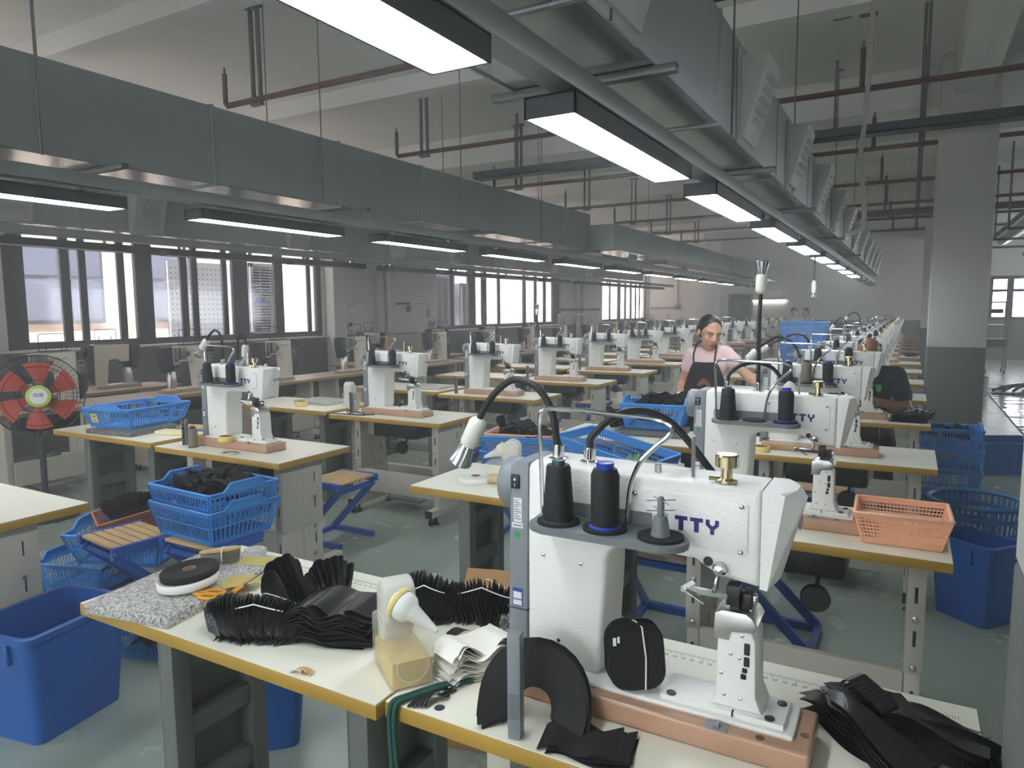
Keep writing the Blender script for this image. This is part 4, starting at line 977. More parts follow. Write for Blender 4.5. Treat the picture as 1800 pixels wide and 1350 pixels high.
t = thing('bucket', 'olive bucket with purple rim under the bottom left table', 'bucket', (-3.98, 1.75, 0)); MB().lathe([(.09, 0), (.12, .26), (.115, .26), (.086, .01)], seg=24, cap=False).lathe([(.09, 0), (.09, .008)], seg=24).build('body', mat('olive_bucket', (128, 128, 70), .5), t); MB().tube([(.12*math.cos(2*PI*i/24), .12*math.sin(2*PI*i/24), .26) for i in range(24)], .009, 8, True).build('rim', mat('purple_rim', (104, 92, 168), .45), t, 60)

# ---------------------------------------------------------------- pedestal fan
fc = V((-5.62, 2.78, .955)); fd = V((.86, -.42, .03)).normalized()
t = thing('pedestal_fan', 'black wire pedestal fan with red blades at the left edge', 'fan', (fc.x, fc.y, 0), 0)
F = lambda a, r, h: V((0, 0, fc.z)) + FX*(r*math.cos(a)) + FZ*(r*math.sin(a)) + fd*h
FX = V((0, 0, 1)).cross(fd).normalized(); FZ = fd.cross(FX)
q = MB(); Rf = .30
for r, h in ((Rf, 0), (Rf, .02), (.22, .065), (.12, .085), (.25, -.06), (.14, -.08)): q.tube([F(2*PI*i/40, r, h) for i in range(40)], .0028 if r < Rf else .004, 5, True)
for i in range(96):
    a = 2*PI*i/96; b = a+.25; q.tube([F(a, .06, .09), F((a+b)/2*.5+a*.5, .16, .08), F(b-.1, .25, .05), F(b, Rf, .01)], .0012, 4); 
    if i % 2 == 0: q.tube([F(a, .07, -.09), F(a, .2, -.075), F(a, Rf, .0)], .0014, 4)
q.build('guard', WIRE, t, 0)
q = MB()
for k in range(6):
    a0 = 2*PI*k/6+.35
    def bl(u, v):
        r = .05+.2*u; w_ = (.28+.34*u)*(1.1-.25*u*u); a = a0+(v-.5)*w_*1.35+.16*u
        return F(a, r, .02*(v-.5)*2*(1-.3*u)+.02)
    q.grid(bl, 8, 6, .002)
q.lathe([(.05, -.02), (.055, .03)], V((0, 0, fc.z)), fd, 20); q.build('blade', FANR, t)
MB().lathe([(.078, .085), (.08, .092), (.06, .1)], V((0, 0, fc.z)), fd, 32).build('hub_ring', LIME, t)
h_ = MB().lathe([(.057, .1), (.057, .104), (.05, .105)], V((0, 0, fc.z)), fd, 28).build('hub_badge', PAPER, t)
text_mesh('badge_writing', '\u98ce\u6247', .034, LABELB, t, V((0, 0, fc.z+.008))+fd*.1055, Matrix((FX, FZ, fd)).transposed().to_euler())
MB().lathe([(.075, -.17), (.08, -.08), (.05, -.05)], V((0, 0, fc.z)), fd, 18).build('motor', DARKG, t)
MB().cyl((-.12*fd.x, -.12*fd.y, .5), (-.12*fd.x, -.12*fd.y, fc.z-.03), .014).cyl((-.12*fd.x, -.12*fd.y, .03), (-.12*fd.x, -.12*fd.y, .55), .022).lathe([(.03, .52), (.034, .54), (.034, .6), (.024, .63)], (-.12*fd.x, -.12*fd.y, 0)).build('pole', DARKG, t)
MB().lathe([(.22, 0), (.22, .02), (.06, .035), (.03, .06)], (-.12*fd.x, -.12*fd.y, 0), seg=28).build('base', DARKG, t)
t = thing('cutting_board', 'grey-beige board standing behind the window-side aisle machines', 'board', (-7.0, 9.05, .0)); MB().b2((-.015, -.55, .3), (.015, .55, 1.19), .003).build('panel', BOARD, t); MB().b2((-.02, -.58, .3), (.02, -.55, 1.19)).build('wood_edge', SLAT, t); MB().b2((-.1, -.5, 0), (.1, -.45, .3)).b2((-.1, .45, 0), (.1, .5, .3)).build('foot', STEEL, t)
t = thing('clothes_rack', 'white metal frame rack standing by the far window pier', 'rack', (-7.55, 16.9, 0)); MB().b2((-.03, -1.2, 1.4), (.03, 1.25, 1.46)).b2((-.03, -1.2, 0), (.03, -1.14, 1.4)).b2((-.03, 1.19, 0), (.03, 1.25, 1.4)).b2((-.3, -1.2, 0), (.3, -1.14, .04)).b2((-.3, 1.19, 0), (.3, 1.25, .04)).build('frame', WALL, t, 0); MB().cyl((0, -1.4, 1.56), (0, 1.4, 1.56), .03).b2((-.01, -1.1, 1.46), (.01, -1.08, 1.56)).b2((-.01, 1.08, 1.46), (.01, 1.1, 1.56)).build('roller', STEEL, t)

# ---------------------------------------------------------------- things on the nearest table
t = thing('granite_slab', 'light grey granite slab on the corner of the nearest side table', 'slab', (-1.787, 1.262, TZ), .17); MB().box((0, 0, .015), (.29, .47, .03), None, .004).build('slab', GRAN, t)
Z1 = TZ+.03
def tape(lab, c, R, r, h, m_, core=CARD, rot=(0, 0, 0), group=None):
    t = thing('tape_roll', lab, 'tape', c, 0, group, rot); q = MB()
    pr = [(r, 0), (R-.002, 0), (R, .002), (R, h-.002), (R-.002, h)]
    for i in range(9): rr_ = R-.004-(R-r-.006)*i/9; pr += [(rr_, h+.0004), (rr_-.001, h-.0004)]
    q.lathe(pr+[(r, h), (r, 0)], seg=48, cap=False); q.build('wound_tape', m_, t, 50)
    MB().lathe([(r, .001), (r, h+.0006), (r-.0025, h+.0006), (r-.0025, .001), (r, .001)], seg=32, cap=False).build('core', core, t)
    return t
tape('white tape roll lying on the granite slab under the black roll', (-1.742, 1.215, Z1+.010), .081, .022, .022, WTAPE, rot=(.06, -.05, 0))
tape('large black tape roll with cardboard core on the white roll', (-1.742, 1.222, Z1+.034), .078, .018, .018, LEATHERM, rot=(.06, -.05, 0))
tape('clear tape roll at the far corner of the nearest side table', (-1.86, 1.548, TZ), .036, .029, .018, mat('clear_tape', (206, 206, 200), .3, alpha=.7), LABELW)
def scissors(lab, loc, rot):
    t = thing('scissors', lab, 'scissors', loc, 0, None, rot)
    for s in (-1, 1):
        lp = [(s*(.016+.013*math.cos(a)), -.04+.028*math.sin(a), 0) for a in [2*PI*i/16 for i in range(16)]]
        MB().tube(lp, .005, 8, True).tube([(s*.010, -.013, 0), (s*.004, .012, 0)], .005).build('handle', SCIS, t, 60)
        MB().prism([(s*.002, .01), (s*.010, .012), (-s*.0, .08)], -.001+s*.0012, .001+s*.0012, 'z').build('blade', STEELS, t)
    MB().lathe([(.005, -.003), (.005, .003)], (0, .016, 0)).build('pivot', STEELS, t)
    return t
scissors('orange-handled scissors standing against the black leather bundle', (-1.60, 1.275, TZ+.035), (.55, 0, -.9))
scissors('orange-handled scissors lying under the tape rolls', (-1.665, 1.19, Z1+.005), (0, 0, 1.9))
def patch(name, lab, cat, pts, z, m_, th=.0012):
    t = MB().prism(pts, z, z+th, 'z').build(name, m_, None, 0); tag(t, lab, cat); return t
patch('adhesive_sheet', 'yellow adhesive sheet with curved cut edges on the nearest side table', 'sheet', [(-1.47, 1.47), (-1.44, 1.505), (-1.40, 1.5), (-1.385, 1.47), (-1.36, 1.465), (-1.31, 1.47), (-1.27, 1.44), (-1.31, 1.40), (-1.36, 1.415), (-1.40, 1.42), (-1.42, 1.38), (-1.46, 1.41), (-1.44, 1.44)], TZ, YELLOW)
patch('adhesive_sheet', 'yellow adhesive offcut at the far end of the granite slab', 'sheet', [(-1.80, 1.46), (-1.70, 1.50), (-1.64, 1.44), (-1.70, 1.42), (-1.78, 1.40)], Z1, YELLOW)
patch('adhesive_sheet', 'yellow adhesive strip beside the tape rolls on the granite', 'sheet', [(-1.70, 1.33), (-1.62, 1.38), (-1.59, 1.33), (-1.64, 1.25), (-1.68, 1.26)], Z1, YELLOW)
patch('paper_sheet', 'white paper sheet by the clear tape roll', 'paper', [(-1.82, 1.51), (-1.70, 1.56), (-1.67, 1.52), (-1.79, 1.485)], TZ+.0005, PAPER)
# shoe shapes of wood and grey card tied with a band
t = thing('sole_bundle', 'bundle of grey and tan sole pieces tied with a band on the granite', 'bundle', (-1.835, 1.395, Z1), .6)
sole = lambda l, w_: [(l*math.cos(a), w_*math.sin(a)*(1+.25*math.cos(a))) for a in [2*PI*i/18 for i in range(18)]]
for i in range(4): MB().prism(sole(.058, .028), .008*i, .008*i+.007, 'z', M=Matrix.Rotation(.15*i-.2, 4, 'Z')).build('grey_sole', mat('grey_sole_card', (112, 106, 98), .8), t)
MB().prism(sole(.06, .018), .033, .039, 'z', M=Matrix.Rotation(.35, 4, 'Z')).build('tan_sole', mat('tan_wood', (200, 168, 116), .6), t)
MB().tube([(.01+.003*math.cos(a*2), .033*math.cos(a), .02+.023*math.sin(a)) for a in [2*PI*i/20 for i in range(20)]], .0017, 6, True).build('rubber_band', BAND, t)

def fan_bundle(lab, loc, rz, n, L, w_, h, a0, a1, m_=LEATHER, band=True, wave=.012, seed=1, group='black leather bundles', sharp=False, arc=0., name='leather_bundle'):
    """upright leather pieces side by side along x, leaning from a0 to a1"""
    R = random.Random(seed); t = thing(name, lab, 'leather', loc, rz, group); q = MB(); drift = 0; R2_ = 0
    for i in range(n):
        f = i/(n-1); x0 = (f-.5)*L; lean = a0+(a1-a0)*f+R.uniform(-.03, .03)
        drift += R.uniform(-.05, .05); drift *= .8; R2_ = R2_*.7+R.uniform(-.006, .006)
        hh = h*(.97+.06*R.random()+drift*.6)*(.82+.22*math.sin(PI*min(1, f*1.05+.05))); ww = w_*(.93+.1*R.random())
        yo = arc*math.sin(PI*f)+R2_; ph = R.uniform(0, .5)+.6*math.sin(5*f); tw = R.uniform(-.1, .1)
        def fn(u, v):
            y = (u-.5)*ww
            if sharp: hz = hh*(1-abs(u-.45)*.9)
            else: hz = hh*max(.12, 1-(abs(u-.5)*2)**3.2*.8-.18*(u-.5))
            z = v*hz; x = wave*math.sin(v*3.6+ph)*.7+wave*.6*math.sin(u*4.2+ph)+tw*y*.3
            return (x0+x+math.sin(lean)*z, yo+y+.012*v, .002+z*math.cos(lean))
        q.grid(fn, 9, 6, .0013)
    q.build('stacked_pieces', m_, t, 50)
    if band:
        H = h*.9; B = []
        for i in range(28):
            a = 2*PI*i/28; c = math.cos(a); s_ = math.sin(a)
            lean = a0+(a1-a0)*(.5+.5*c*.9); B.append((L*.45*c+math.sin(lean)*H*.62, w_*.30*s_+arc*.4, H*(.62+.36*(1-abs(c))*(1 if s_ < 0 else .9))*math.cos(lean*.7)+.006))
        MB().tube(B, .0016, 6, True).build('rubber_band', BAND, t)
    return t
def flat_bundle(lab, loc, rz, n, L, w_, dz, m_=LEATHER, seed=2, amp=.012, tilt=.0, group='black leather bundles', name='leather_bundle', cat='leather', fanr=.1):
    R = random.Random(seed); t = thing(name, lab, cat, loc, rz, group); q = MB()
    for i in range(n):
        dx, dy, a = R.uniform(-.012, .012), R.uniform(-.008, .008), R.uniform(-fanr, fanr); s = .9+.2*R.random(); ph = R.uniform(-.3, .3)
        def fn(u, v):
            x = (u-.5)*L*s; y = (v-.5)*w_*s*(1-.25*math.cos(u*9+ph)*.4); x, y = x*math.cos(a)-y*math.sin(a), x*math.sin(a)+y*math.cos(a)
            z = .002+i*dz+max(0, amp*(1+math.sin(u*11+ph+.2*i/n))*.5)*(1-v*.5)*(i/n)+tilt*(v)*i/n
            return (x+dx, y+dy+.012*math.sin(7*u+ph), z)
        q.grid(fn, 16, 5, .0011)
    q.build('stacked_pieces', m_, t, 50); return t
fan_bundle('fanned black leather bundle with white band, nearest the granite slab', (-1.385, 1.165, TZ), .45, 34, .20, .125, .095, -.55, .5, seed=3, wave=.016, arc=-.02)
fan_bundle('black leather pieces standing up behind the fanned bundle', (-1.43, 1.30, TZ), 1.75, 6, .05, .085, .145, -.3, .1, seed=5, band=False)
flat_bundle('wavy flat pile of black leather left of the big glue bottle', (-1.20, 1.26, TZ), .35, 26, .19, .16, .0029, seed=4, amp=.018)
fan_bundle('black leather bundle with white band behind the big glue bottle', (-1.075, 1.455, TZ), .35, 22, .12, .15, .10, -.4, .2, seed=7, wave=.014)
fan_bundle('zigzag black leather bundle with white band beside the grey column cover', (-.935, 1.50, TZ), .3, 30, .15, .11, .10, -.3, .3, seed=9, sharp=True, wave=.01)
t = fan_bundle('glossy folded leather pieces on top behind the wavy pile', (-1.36, 1.375, TZ+.0), 1.5, 8, .07, .06, .12, -.2, .6, seed=11, band=False)
flat_bundle('matt black leather piece with wooden chip right of the glue bottle', (-.88, 1.36, TZ), .7, 5, .13, .09, .004, LEATHERM, 12, .02)
t = patch('wood_chip', 'small pale wooden strip on the black piece right of the bottle', 'strip', [(-.03, -.004), (.0, -.009), (.03, -.002), (.028, .005), (-.01, .008)], 0, SLAT, .003); t.location = (-.875, 1.33, TZ+.042); t.rotation_euler = (.1, -.1, .75)
flat_bundle('pile of white wavy fabric pieces behind the grey upright', (-.815, 1.265, TZ), 1.15, 22, .16, .10, .0026, mat('white_felt', (226, 224, 214), .9), 15, .03, 0, None, 'fabric_bundle', 'fabric')
t = thing('plastic_bag', 'crumpled clear plastic bag behind the white fabric pieces', 'bag', (-.80, 1.40, TZ)); q = MB(); q.grid(lambda u, v: ((u-.5)*.11+.008*math.sin(17*v+5*u), (v-.5)*.08+.008*math.sin(15*u), .006+.06*math.sin(PI*u)*math.sin(PI*v)*(1+.35*math.sin(23*u+3)*math.sin(19*v))), 18, 18, .0004); q.build('film', glass_mat('clear_film', (.95, .95, .95), .12), t, 50)
# big glue bottle and its smaller copy
def glue_bottle(lab, loc, rz, level=.055, yaw=.7, ring=True):
    t = thing('glue_bottle', lab, 'bottle', loc, rz)
    BM = mat('bottle_plastic', (222, 220, 206), .3, alpha=.25)
    q = MB().prism([(-.075, 0), (.085, 0), (.085, .092), (.078, .102), (-.005, .118), (-.075, .118)], -.05, .05, 'y', .010, 3); q.build('bottle', BM, t)
    MB().prism([(-.07, .004), (.08, .004), (.08, level), (-.07, level)], -.045, .045, 'y', .006).build('glue', GLUE, t)
    arch = [(-.078, .0), (-.074, .15)] + arcpts(-.036, .165, .04, 170, 10, 10) + [(.006, .12)]
    MB().prism(arch, -.036, .036, 'y', .010, 3).build('handle', mat('hood_plastic', (214, 214, 204), .35, alpha=.72), t)
    MB().prism([(-.066, .1), (-.064, .165)] + arcpts(-.036, .165, .027, 170, 10, 8) + [(-.004, .11)], -.0385, .0385, 'y', .003).build('handle_ridge', mat('bottle_web', (224, 224, 214), .4, alpha=.6), t)
    d = V((math.cos(yaw)*.9, math.sin(yaw)*.9, -.38)).normalized(); c = V((.004, -.0, .155))
    MB().lathe([(.022, -.02), (.031, -.008), (.033, .006), (.031, .022), (.022, .032), (.020, .034), (.0065, .10), (.004, .104)], c, d, 24).build('nozzle', CAPM, t)
    MB().lathe([(.0345, -.012), (.0375, -.006), (.0345, .0)], c, d, 24, cap=False).build('glue_drip', YTAPE, t)
    if ring: MB().lathe([(.034, 0), (.036, .0012), (.034, .0016)], (.085, 0, .05), (1, 0, 0), 30, cap=False).build('moulded_ring', CAPM, t)
    return t
glue_bottle('large glue bottle with amber glue and white nozzle on the nearest table', (-.955, 1.18, TZ), -.62, .06, .62)
t = glue_bottle('smaller glue bottle with nozzle to the left on the second side table', (-1.615, 2.78, TZ), PI+.25, .03, .0, False)
t = glue_bottle('white glue bottle on the second side table of the left row', (-3.98, 4.35, TZ+.022), PI/2+.3, .02, .0, False)
tape('white tape roll under the gooseneck bulb on the second side table', (-1.75, 2.74, TZ), .082, .022, .026, WTAPE)
# cord over the edge, strips, chips
t = thing('cord', 'dark green doubled cord hanging over the front edge of the table', 'cord', (0, 0, 0)); q = MB()
for dx in (0, .012): q.tube(bez([(-.80+dx, 1.21, TZ+.006), (-.84+dx, 1.16, TZ+.006), (-.872+dx, 1.10, TZ+.006), (-.885+dx, 1.061, TZ+.0075), (-.888+dx, 1.053, TZ-.012), (-.888+dx, 1.051, TZ-.03), (-.884+dx, 1.05, TZ-.1), (-.875+dx*1.5, 1.05, TZ-.24)], 5), .0055, 8)
q.build('strands', ROPE, t, 60)
t = thing('leather_strips', 'black curled leather strips beside the table hole', 'strips', (-.83, 1.115, TZ)); q = MB()
for i in range(5): a = .9+.25*i; q.tube(bez([(-.02+.008*i, -.05+.004*i, .004), (-.01+.006*i, -.01, .012+.002*i), (.015+.004*i, .02, .006), (.03-.012*i, .05, .004)], 4), .004, 5, flat=.4)
q.build('strips', LEATHER, t)
t = thing('wood_curl', 'curled tan leather strip on the front edge of the nearest table', 'strip', (-1.143, 1.062, TZ), .2); q = MB(); q.grid(lambda u, v: ((u-.5)*.055+.004*v, (v-.5)*.012, .002+.010*math.sin(PI*u)+.004*u), 10, 2, .001); q.grid(lambda u, v: (.012+.012*math.cos(5*u), (v-.5)*.011, .006+.006*math.sin(5*u)), 8, 2, .001); q.build('strip', mat('tan_leather', (196, 158, 106), .6), t)
# horseshoe leather shapes leaning on the support
def arch_piece(t, n, Ro, Ri, sy, m_, seed, back=.0028, curl=.03, a0=-25, a1=200):
    R = random.Random(seed); q = MB()
    for i in range(n):
        s = 1+R.uniform(-.05, .06); da = R.uniform(-.16, .16)+.012*i
        def fn(u, v):
            a = math.radians(a0+(a1-a0)*u)+da; r = (Ri+(Ro-Ri)*v)*s*(1-.12*math.cos(2*a))
            x = r*math.cos(a)*1.05; z = r*math.sin(a)*sy
            y = back*i + curl*(abs(u-.5)*2)**2*(v-.2)*-1 + .004*math.sin(9*u+i)
            return (x, y, z)
        q.grid(fn, 20, 5, .0015)
    return q.build('stacked_pieces', m_, t, 55)
t = thing('leather_shapes', 'large horseshoe-shaped black leather pieces leaning beside the grey upright', 'leather', (-.60, 1.135, TZ+.035), 0, None, (-.38, 0, .28)); arch_piece(t, 9, .115, .038, .95, LEATHERM, 3)
flat_bundle('flat black leather pieces lying at the foot of the horseshoe shapes', (-.485, 1.125, TZ), .25, 5, .14, .085, .0025, LEATHERM, 22, .01)
t = thing('leather_bundle', 'round-cornered black leather bundle with white band leaning on the machine column', 'leather', (-.425, 1.243, TZ+.068), 0, 'black leather bundles', (-.16, 0, .6)); q = MB(); R = random.Random(8)
for i in range(16):
    s = 1+R.uniform(-.07, .05); dx = R.uniform(-.005, .005)
    out = [(dx+s*x, s*(z+.058)) for x, z in rr(.052, .06, .035)]
    q.prism(out, i*.0034, i*.0034+.0020, 'y', M=Matrix.Rotation(R.uniform(-.05, .05), 4, 'Y'))
q.build('stacked_pieces', LEATHERM, t, 40)
MB().tube([(.012, -.002, .0), (.014, -.003, .06), (.008, -.002, .118), (.002, .03, .122), (-.004, .06, .118), (-.0, .061, .06), (.005, .058, .0), (.01, .02, -.004)], .0017, 6, True).build('rubber_band', BAND, t)
MB().b2((-.05, -.0035, .085), (-.044, -.001, .1)).b2((-.041, -.0035, .09), (-.037, -.001, .102)).build('paper_tag', PAPER, t, 0)
t = thing('screwdriver', 'red and blue tool handle behind the round leather bundle', 'tool', (-.385, 1.385, TZ)); MB().lathe([(.007, 0), (.009, .02), (.009, .035)], seg=14).build('grip', REDM, t); MB().lathe([(.0095, .0), (.0095, .008)], seg=14).build('collar', LABELB, t)
# big glossy folded pile of black leather at the right
t = thing('leather_shapes', 'big folded pile of long black leather pieces at the bottom right corner', 'leather', (0, 0, TZ), .0); q = MB(); R = random.Random(17)
def quad(a, b, c, d, z0, bump, j, tw=0.):
    o = [(x+R.uniform(-j, j), y+R.uniform(-j, j)) for x, y in (a, b, c, d)]; ph = R.uniform(0, 1)
    def fn(u, v):
        x = (o[0][0]*(1-u)+o[1][0]*u)*(1-v)+(o[3][0]*(1-u)+o[2][0]*u)*v; y = (o[0][1]*(1-u)+o[1][1]*u)*(1-v)+(o[3][1]*(1-u)+o[2][1]*u)*v
        return (x, y+.006*math.sin(5*u+ph), z0+bump*math.sin(PI*min(1, u*1.1))*(1-.4*v)+.004*math.sin(7*u+2*ph)+tw*u*v)
    return fn
for i in range(12): f = i/11; q.grid(quad((-.125+.01*f, 1.445), (.075, 1.29), (.03, 1.22), (-.10, 1.405), .004+.0042*i, .016*f, .006), 12, 4, .0012)          # diagonal band in front
for i in range(12): f = i/11; q.grid(quad((-.125, 1.455), (.02, 1.50), (.05, 1.43), (-.06, 1.41), .004+.0042*i, .012*f, .006), 10, 4, .0012)                     # straight band at the back
for i in range(14):                                                                                                                            # ragged ends fanned at the right
    f = i/13; e = R.uniform(-.02, .02); q.grid(quad((-.01, 1.49-.02*f), (.138+.03*R.random(), 1.50-.12*f+e), (.12+.03*R.random(), 1.46-.13*f+e), (.0, 1.44-.03*f), .006+.0035*i, .02*math.sin(3*f), .004, R.uniform(-.012, .012)), 12, 3, .0012)
for i in range(12):                                                                                                                            # nested arcs inside the fold
    r = .028+.006*i
    def arc(u, v):
        a_ = math.radians(200-250*u); rr_ = r*(1+.06*math.sin(3*u+i)); return (.075+rr_*1.25*math.cos(a_), 1.335+rr_*.8*math.sin(a_), .006+.034*v+.0012*i+.006*math.sin(4*u))
    q.grid(arc, 18, 3, .0012)
q.build('stacked_pieces', LEATHER, t, 55)
t = thing('leather_shapes', 'curled glossy leather strips on top of the bottom right pile', 'leather', (-.035, 1.43, TZ+.066), 0, None, (.1, .1, -.65)); q = MB()
for i in range(7): q.grid(lambda u, v: (.009*i-.03+.018*math.cos(PI*u), (v-.5)*.045, .004+.016*math.sin(PI*u)-.0016*i), 10, 3, .001)
q.build('strip', mat('glossy_black_leather', (34, 34, 36), .25), t)
flat_bundle('flat black leather strips sticking out left from under the bottom right pile', (-.06, 1.385, TZ), -.55, 6, .20, .05, .006, LEATHER, 41, .01, fanr=.18)

# ---------------------------------------------------------------- things on other tables
flat_bundle('black leather pieces lying at the end of the fourth right row table', (.02, 5.62, TZ), .1, 9, .22, .14, .006, LEATHERM, 51, .03)
fan_bundle('pointed black leather pieces on the fourth right row table', (.07, 5.72, TZ+.0), .1, 7, .14, .09, .09, -.4, .5, LEATHERM, True, seed=52, sharp=True)
fan_bundle('small black leather heap on a far right row table', (.03, 13.0, TZ), .1, 7, .14, .12, .08, -.4, .4, LEATHERM, False, seed=53)
def slab(lab, x, y, rz, m_, z=TZ, L=.40, W=.28): t = thing('stone_slab', lab, 'slab', (x, y, z), rz); MB().box((0, 0, .014), (L, W, .028), None, .003).build('slab', m_, t)
slab('dark granite slab on the third side table, under a blue basket', -1.42, 4.36, .1, GRAND, TZ+.001, .42, .32)
slab('dark granite slab under the blue basket on the left side table', -4.46, 2.78, .11, GRAND, TZ+.0225, .42, .38)
slab('pale granite slab on the fourth side table of the right row', -1.35, 5.72, 0, GRAN, TZ)
slab('pale granite slab on the third side table of the left row', -4.2, 5.75, 0, GRAN, TZ+.022)
slab('pale granite slab on the second side table of the left row', -4.35, 4.4, 0, GRAN, TZ+.022)
t = thing('cutting_board', 'wooden board with blue rim at the far side of the left table', 'board', (-4.12, 3.02, TZ+.022), .2); MB().b2((-.14, -.06, .006), (.14, .06, .02), .003).build('board', SLAT, t); MB().b2((-.16, -.08, 0), (.16, .08, .008), .003).build('rim', STOOLB, t)
t = thing('cutting_board', 'cream cutting board on the left side table near the machine', 'board', (-4.10, 2.82, TZ+.023), .25); MB().box((0, 0, .012), (.22, .1, .024), None, .004).build('board', mat('cream_board', (222, 214, 170), .6), t)
put(CT, (-3.70, 2.665, TZ), 0, 'taupe thread spool standing on the nearest left row table', None)
tape('yellow masking tape roll in front of the nearest left machine', (-3.47, 2.72, TZ+.047), .048, .036, .03, YTAPE)
tape('flat grey tape ring lying on the nearest left row table', (-3.33, 2.63, TZ), .055, .042, .008, mat('grey_tape', (196, 196, 190), .4))
tape('yellow masking tape roll on the side table left of the second left machine', (-4.36, 4.16, TZ+.023), .05, .038, .04, YTAPE)
tape('yellow tape roll on the third table of the right row', (-.70, 4.07, TZ), .05, .038, .03, YTAPE)
tape('white tape roll on the third side table near the dark slab', (-1.72, 4.2, TZ), .07, .055, .012, WTAPE)
t = thing('scrap_pile', 'leather scrap and yellow strip beside the nearest left machine post', 'scraps', (-3.30, 2.80, TZ+.068)); MB().grid(lambda u, v: ((u-.5)*.08, (v-.5)*.03, .004+.01*math.sin(6*u)), 8, 3, .001).build('black_scrap', LEATHER, t); MB().grid(lambda u, v: ((u-.5)*.05-.03, (v-.5)*.03, .012+.02*u), 6, 3, .001).build('yellow_scrap', YTAPE, t)
t = thing('cable', 'grey cable coiled loosely on the second left row table', 'cable', (-3.72, 4.10, TZ)); MB().tube(bez([(.15, .05, .006), (.0, -.03, .006), (-.1, .02, .02), (-.05, .08, .01), (.1, .0, .006), (-.12, -.045, .006), (-.2, -.07, .008), (-.24, -.082, -.03), (-.2, -.08, -.09), (-.12, -.078, -.08)], 6), .004, 6).build('wire', CABLE, t)
t = thing('switch_dial', 'white round adapter beside the cable on the second left table', 'adapter', (-3.84, 4.22, TZ)); MB().lathe([(.04, -.02), (.045, .0), (.04, .03)], (0, 0, .046), (.9, -.4, 0), 20).b2((-.02, -.02, 0), (.02, .02, .04)).build('body', SOCK, t)
ln = V((.15, -.95, -.26)).normalized(); lx = V((.95, .15, 0)).normalized(); ly = ln.cross(lx)
t = thing('paper_label', 'paper label with handwritten numbers on the blue basket at left', 'label', V((-4.628, 2.618, .878)), 0, None, Matrix((lx, ly, ln)).transposed().to_euler()); MB().b2((-.028, -.03, 0), (.028, .03, .001)).build('sheet', YTAPE, t, 0); text_mesh('writing', '245', .026, DARKG, t, (0, .01, .0015), (0, 0, 0)); text_mesh('writing', '140', .02, DARKG, t, (0, -.016, .0015), (0, 0, 0))
# contents of baskets
def scraps(lab, loc, L, W, H, n, seed, m_=FABRICB, name='fabric_heap'):
    R = random.Random(seed); t = thing(name, lab, 'fabric', loc); q = MB()
    for i in range(n):
        cx, cy, a, b = R.uniform(-.5, .5)*L*.75, R.uniform(-.5, .5)*W*.75, R.uniform(0, 6), R.uniform(-.5, .5); s = R.uniform(.06, .12); ph = R.uniform(0, 6); hz = H*(1-((cx/L*1.6)**2+(cy/W*1.6)**2)*.5)*R.uniform(.5, 1)
        def fn(u, v):
            x, y = (u-.5)*s*1.6, (v-.5)*s; z = .018*math.sin(7*u+ph)+.014*math.cos(6*v+ph)+b*x*.5
            return (cx+x*math.cos(a)-y*math.sin(a), cy+x*math.sin(a)+y*math.cos(a), max(.004, hz+z))
        q.grid(fn, 7, 5, .0022)
    q.build('pieces', m_, t, 60); return t
scraps('dark fabric heap filling the upper nested blue basket', (-3.07, 2.31, .59), .34, .28, .16, 46, 61)
scraps('black leather pieces piled in the orange liner basket', (-2.27, 4.18, .635), .36, .24, .15, 42, 62, LEATHERM)
fan_bundle('row of black leather pieces in the terracotta tray', (-3.82, 2.38, .40), 1.15, 30, .30, .17, .13, -.35, .5, LEATHERM, False, seed=63)
scraps('black scraps in the top basket beside the column', (.30, 6.70, .50), .36, .24, .07, 22, 64)
scraps('black fabric draped over the basket in front of the woman', (-1.36, 4.46, .90), .34, .22, .1, 26, 65)
scraps('ragged black fabric on the left end of the third side table', (-1.68, 4.42, TZ+.0), .12, .1, .1, 14, 66)
scraps('dark scraps in the low basket under the stool', (-2.95, 1.92, .05), .28, .16, .1, 26, 67)
scraps('white offcuts in the basket behind the third right row table', (-.78, 4.86, .06), .34, .22, .12, 26, 68, mat('white_offcuts', (206, 206, 200), .8), 'offcut_heap')
scraps('grey card and green bag in the tipped mesh basket', (-1.34, 3.58, .66), .4, .22, .08, 18, 69, mat('grey_green_scraps', (92, 150, 96), .6), 'offcut_heap')
# a few more floor things
t = thing('cardboard_box', 'plain brown cardboard box behind the zigzag leather bundle', 'box', (-1.28, 2.12, 0), .3); MB().b2((-.16, -.14, 0), (.16, .14, .47), .003).build('carton', CARD, t); MB().box((0, .16, .50), (.32, .12, .004), (.7, 0, 0)).build('flap', CARD, t)
for i, (x, y, a) in enumerate(((-2.3, 2.2, .3), (-2.0, 3.3, 1.2), (-1.9, 3.6, .1), (-2.55, 1.9, 2), (-.0, 2.2, .4), (.1, 1.95, 1.5), (.3, 2.3, .7), (-2.2, 4.9, .5), (-2.35, 1.75, 1))):
    t = thing('floor_scrap', ('black' if i % 2 else 'tan')+' leather scrap on the floor, '+FROM[i]+' of the scattered ones', 'scrap', (x, y, .001), a, 'scraps on the floor'); MB().grid(lambda u, v: ((u-.5)*.07, (v-.5)*.014+.008*math.sin(5*u), .003+.004*math.sin(4*u)), 8, 2, .001).build('scrap', LEATHER if i % 2 else CARD, t)
